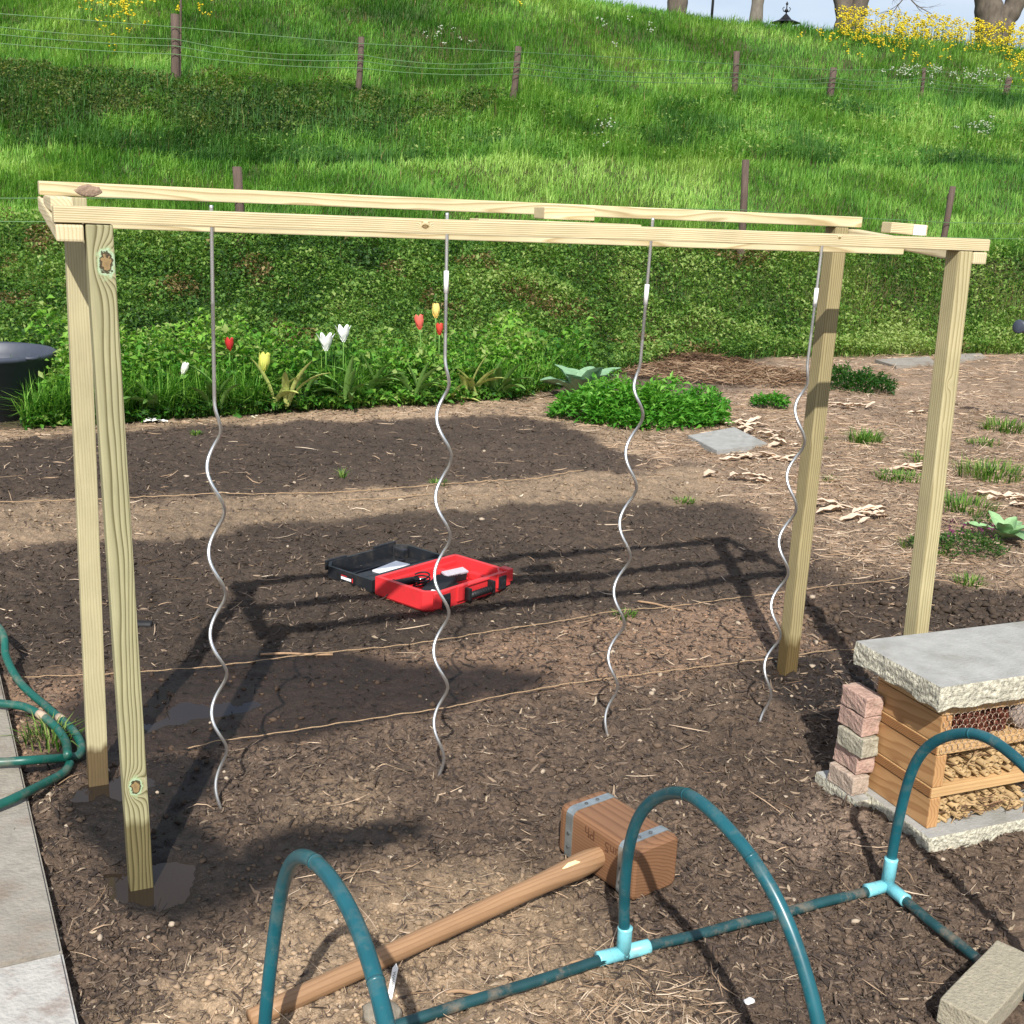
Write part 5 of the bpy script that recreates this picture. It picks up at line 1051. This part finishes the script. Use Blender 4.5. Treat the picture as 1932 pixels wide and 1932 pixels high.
for px_, dd_, n_, m_, lb in ((395, .12, 5, m_tl, 'clump of tulip leaves under the red tulip'), (520, .1, 6, m_fl, 'pale tulip leaves right of the green and yellow tulip'), (560, .3, 6, m_tl, 'upright tulip leaves left of the white pair'), (640, .12, 6, m_tl, 'tulip leaves right below the white pair'), (690, .35, 7, m_tl, 'tall narrow leaves right of the white pair'), (770, .2, 6, m_tl, 'broad tulip leaves below the salmon tulip'), (880, .15, 7, m_fl, 'yellow green tulip leaves right of the second stake'), (925, .2, 6, m_tl, 'tulip leaves between the second stake and the mullein'), (270, .15, 6, m_tl, 'broad leaves just right of the knotty front post')):
    a_ = (px_-966)/2212; yy_ = float(front(np.array([a_]))[0])+dd_; p_ = Vector((a_*yy_, yy_, float(terrain(np.array([a_*yy_]), np.array([yy_]))[0])+.03)); root = empty('tulip_leaves', p_); tag(root, lb, 'plant')
    for k in range(n_+2):
        bm = bmesh.new(); big_leaf(bm, Vector((random.uniform(-.08, .08), random.uniform(-.08, .04), .04)), random.uniform(-3.1, .1), random.uniform(.36, .56), random.uniform(.06, .10), random.uniform(.8, 1.4), random.uniform(.3, 1.2), .3); bm_obj('leaf', bm, m_, root)
# fallen petals
for (px, py, s, lab, c) in ((293, 798, .12, 'fallen white petals on the soil right of the knotty post', (246, 246, 242)), (503, 778, .07, 'crumpled cream petals below the green and yellow tulip', (240, 228, 180)), (480, 790, .04, 'scrap of pale petal on the soil edge', (232, 226, 204))):
    bm = bmesh.new()
    for k in range(5): big_leaf(bm, Vector((random.uniform(-.3, .3)*s, random.uniform(-.3, .3)*s, .01+.006*k)), random.uniform(0, 6.28), s*.8, s*.75, .15, .3, .15, 6, wave=.12)
    tag(bm_obj('fallen_petals', bm, simple('petal_fallen_'+str(px), c, .5, var=.05, bump=.05), None, loc=onG(px, py, .0)), lab, 'petals')
def rosette(px, py, n, L, Wd, m, label, dep=None, cat='plant', name='mullein_plant', rise=(.35, 1.25), dz=0):
    p = onG(px, py, dz) if dep is None else D(px, py, dep); root = empty(name, p); tag(root, label, cat)
    for k in range(n):
        t = k/n; bm = bmesh.new(); big_leaf(bm, Vector((0, 0, .01)), k*2.399+random.uniform(-.2, .2), L*random.uniform(.75, 1.1)*(1-.25*t), Wd*random.uniform(.8, 1.1), rise[0]+(rise[1]-rise[0])*t, random.uniform(.3, .8), .22, wave=.10); bm_obj('leaf', bm, m, root)
rosette(1098, 756, 14, .66, .27, m_ml, 'large grey-green mullein with broad felted leaves beside the feathery plant', rise=(.55, 1.35))
rosette(1893, 1022, 9, .30, .12, plant_mat('mullein_leaf_b', (126, 162, 112)), 'smaller pale mullein rosette at the right edge')
rosette(960, 748, 6, .30, .09, m_tl, 'low broad-leaved plant under the weeds left of the mullein', name='dock_plant')
rosette(850, 760, 6, .34, .08, m_fl, 'withering yellowish tulip leaves behind the soil edge', name='tulip_leaves')
rosette(335, 770, 5, .30, .09, m_fl, 'yellowish leaves below the narrow white tulip', name='tulip_leaves')
def bush(px, py, rx, ry, hz_, n, cols, label, name='herb_plant', cat='plant', L=.06, dz=0, tiltm=.45):
    c = onG(px, py, dz); an = rng.uniform(0, 6.28, n); rr = np.sqrt(rng.random(n)); x = rr*np.cos(an)*rx; y = rr*np.sin(an)*ry; zt = hz_*np.sqrt(np.clip(1-rr**2*.9, 0, 1))*(.75+.9*vnoise(x*6+px, y*6, 8)+.5*vnoise(x*14, y*14+py, 9)); zt = np.maximum(zt, .02); x = x*(1+.35*vnoise(an*2.2+px, an*0, 12)); y = y*(1+.35*vnoise(an*2.2+py, an*0, 13)); z = zt*rng.random(n)**.5
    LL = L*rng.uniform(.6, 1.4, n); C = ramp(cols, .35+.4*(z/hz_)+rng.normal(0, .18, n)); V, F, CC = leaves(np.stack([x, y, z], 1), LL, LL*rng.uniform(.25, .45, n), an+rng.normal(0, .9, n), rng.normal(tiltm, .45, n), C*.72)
    o = link(name, mesh_np(name, V, F, CC), M_leaf, None, c); return tag(o, label, cat)
GR = ((34, 92, 20), (58, 132, 32), (92, 168, 50), (132, 196, 78))
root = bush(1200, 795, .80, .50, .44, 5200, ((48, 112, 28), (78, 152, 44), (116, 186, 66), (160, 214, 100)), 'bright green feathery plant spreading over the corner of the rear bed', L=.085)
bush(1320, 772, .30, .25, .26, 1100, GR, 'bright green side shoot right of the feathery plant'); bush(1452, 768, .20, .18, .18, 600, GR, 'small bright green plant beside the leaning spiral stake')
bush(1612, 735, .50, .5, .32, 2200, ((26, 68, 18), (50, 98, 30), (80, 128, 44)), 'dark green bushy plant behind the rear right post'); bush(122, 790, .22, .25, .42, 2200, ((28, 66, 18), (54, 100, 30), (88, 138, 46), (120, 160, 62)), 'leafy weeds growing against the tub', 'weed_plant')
DN = ((40, 76, 26), (72, 112, 44), (104, 138, 66)); dn = bush(1805, 1040, .32, .22, .16, 900, DN, 'dead-nettle patch with purple tops left of the pale mullein', 'dead_nettle', L=.035)
bush(1860, 1000, .12, .12, .12, 200, DN, 'small dead-nettle sprig behind the pale mullein', 'dead_nettle', L=.03)
n = 70; an = rng.uniform(0, 6.28, n); r_ = np.sqrt(rng.random(n)); V, F, CC = leaves(np.stack([r_*np.cos(an)*.28, r_*np.sin(an)*.2, .14+.05*rng.random(n)], 1), np.full(n, .025), np.full(n, .02), rng.uniform(0, 6.28, n), rng.normal(.6, .3, n), np.tile(lin((122, 58, 96)), (n, 1))*.8); tag(link('purple_tops', mesh_np('purple_tops', V, F, CC), M_leaf, dn), kind='stuff')
def tuft(px, py, r, h, n, label, cols=((48, 88, 24), (82, 130, 42), (124, 164, 70), (170, 186, 110)), name='grass_tuft', cat='grass tuft'):
    c = onG(px, py); an = rng.uniform(0, 6.28, n); rr = np.sqrt(rng.random(n))*r; V, F, CC = blades(np.stack([rr*np.cos(an), rr*np.sin(an), np.zeros(n)-.01], 1), h*rng.uniform(.5, 1.1, n), np.full(n, .0045+.0006*c.y), an+rng.normal(0, .4, n), np.clip(rng.normal(.6, .3, n), .1, 1.3), ramp(cols, rng.random(n))*.75)
    tag(link(name, mesh_np(name, V, F, CC), M_leaf, None, c), label, cat, 'grass tufts in the dry litter')
for a in ((1632, 835, .16, .16, 160, 'yellow-green tuft just right of the rear right post'), (1868, 898, .30, .18, 260, 'wide tuft at the right edge above the mullein'), (1895, 812, .26, .16, 220, 'tuft at the far right among straw'), (1855, 840, .16, .10, 90, 'low tuft left of the far right tuft'), (1810, 960, .26, .14, 220, 'tuft behind the front right post, above the dead-nettle'), (1735, 865, .16, .12, 110, 'tuft hidden beside the front right post'), (1700, 905, .24, .07, 260, 'thin sparse grass between the two right posts'), (1560, 905, .12, .05, 60, 'sparse grass left of the rear right post'), (1750, 1035, .18, .10, 120, 'tuft at the left foot of the front right post'), (1830, 1100, .10, .08, 80, 'fresh green sprig right of the front right post'), (645, 905, .03, .14, 20, 'single green sprout on the rear bed above the twine'), (828, 913, .07, .05, 80, 'tiny sprout on the twine left of the second stake'), (240, 1330, .0001, .01, 2, 'x'), (1178, 1165, .06, .05, 70, 'seedling on the twine beside the third stake'), (1290, 945, .08, .06, 80, 'tiny sprout on the pale strip'), (1545, 830, .1, .08, 60, 'small tuft left of the rear right post base in litter'), (370, 820, .06, .05, 60, 'tiny weed on the pale soil edge'), (95, 1402, .10, .13, 70, 'dry tuft between the hoses and the path')):
    if a[5] != 'x': tuft(*a)
# dry heaps
def heap(px, py, rx, ry, h, n, label, L=(.12, .35), cols=((70, 50, 36), (120, 92, 68), (150, 124, 98), (180, 156, 128)), name='dry_stalk_heap', wd=(.006, .014)):
    c = onG(px, py); an = rng.uniform(0, 6.28, n); rr = np.sqrt(rng.random(n)); x, y = rr*np.cos(an)*rx, rr*np.sin(an)*ry; z = h*np.sqrt(1-rr**2*.95)*rng.random(n)**.6+.01
    V, F, CC = strips(np.stack([x, y, z], 1), rng.uniform(*L, n), rng.uniform(*wd, n), rng.normal(.2, .8, n), rng.normal(0, .22, n), rng.normal(0, .06, n), ramp(cols, rng.random(n))*.8, rng.normal(0, 1.2, n))
    tag(link(name, mesh_np(name, V, F, CC), M_chip, None, c), label, 'dry stalks')
heap(1370, 712, 1.35, .9, .12, 2600, 'heap of dead brown stalks behind the feathery plant'); heap(1320, 690, .8, .4, .16, 900, 'darker upper pile of dead stalks at the grass edge', cols=((60, 42, 30), (96, 72, 52), (140, 112, 84)))
heap(350, 487, .7, .5, .3, 300, 'x') if False else None
def husk(P, label, n, w):
    Q = [onG(*p) for p in P]; c = Q[0]; bm = bmesh.new()
    for k in range(n):
        t = random.random()*(len(Q)-1); i = int(t); q = Q[i].lerp(Q[min(i+1, len(Q)-1)], t-i)-c+Vector((random.uniform(-w, w), random.uniform(-w, w), .012+random.uniform(0, .02)))
        big_leaf(bm, q, random.uniform(-.6, .9)+random.choice((0, 3.14)), random.uniform(.10, .26), random.uniform(.04, .09), random.uniform(-.1, .3), random.uniform(0, .5), .3, 6, wave=.25)
    o = bm_obj('dry_leaf_litter', bm, m_husk, None, loc=c); tag(o, label, 'dry leaves')
m_husk = simple('dry_husk', (190, 170, 148), .85, var=.3, scale=14, bump=.3); 
husk([(1335, 792), (1400, 805), (1500, 845)], 'whitish strip of dry leaves behind the grey paving slab', 46, .10); husk([(1365, 905), (1440, 915)], 'two curled pale dry leaves below the paving slab', 9, .06); husk([(1600, 965), (1650, 985)], 'pale dry leaves between the right posts', 14, .08)
husk([(1700, 880), (1760, 895)], 'pale dry leaves behind the front right post', 12, .08); husk([(1880, 935), (1930, 960)], 'pinkish curled dry leaves above the pale mullein', 16, .12); husk([(1365, 862), (1480, 868)], 'brown crumpled leaves in front of the paving slab', 14, .1)
husk([(1590, 770), (1740, 782)], 'long pale dry stalks behind the rear right post', 10, .1)
for px, py, l, a, lab in ((215, 1140, .0, 0, ''),) if False else ((560, 1238, .34, .12, 'thin bare stick lying beside the twine, left of the tool case'), (1250, 1145, .30, -.5, 'short twig leaning on the twine near the third stake'), (1105, 1820, .12, .3, 'pale wood splinter near the tunnel connector'), (880, 1872, .14, .15, 'flat piece of dead wood by the mallet handle')):
    bm = bmesh.new(); tube(bm, spline([(-l/2, 0, 0), (-l/6, .006, .004), (l/6, -.004, .002), (l/2, 0, 0)], 4), [.006]*13, 7); o = bm_obj('stick', bm, simple('stick_wood', (150, 122, 94), .85, var=.2), None, True, loc=onG(px, py, .012), rot=(0, 0, a)); tag(o, lab, 'stick')
# tool handle at the right edge
th = D(1925, 616, 12.6); root = empty('wheelbarrow_grip', th); tag(root, 'round dark grey rubber grip poking in at the right edge', 'tool handle')
bm = bmesh.new(); tube(bm, [(-.03, -.02, .0), (-.02, -.01, 0), (.04, .03, -.01), (.15, .1, -.05)], [.06, .075, .06, .045], 16); bm_obj('grip', bm, m_tub, root, True)
bm = bmesh.new(); tube(bm, [(.12, .08, -.04), (.5, .4, -.6), (.7, .5, -1.4)], .028, 10); bm_obj('shaft', bm, m_strap, root, True)
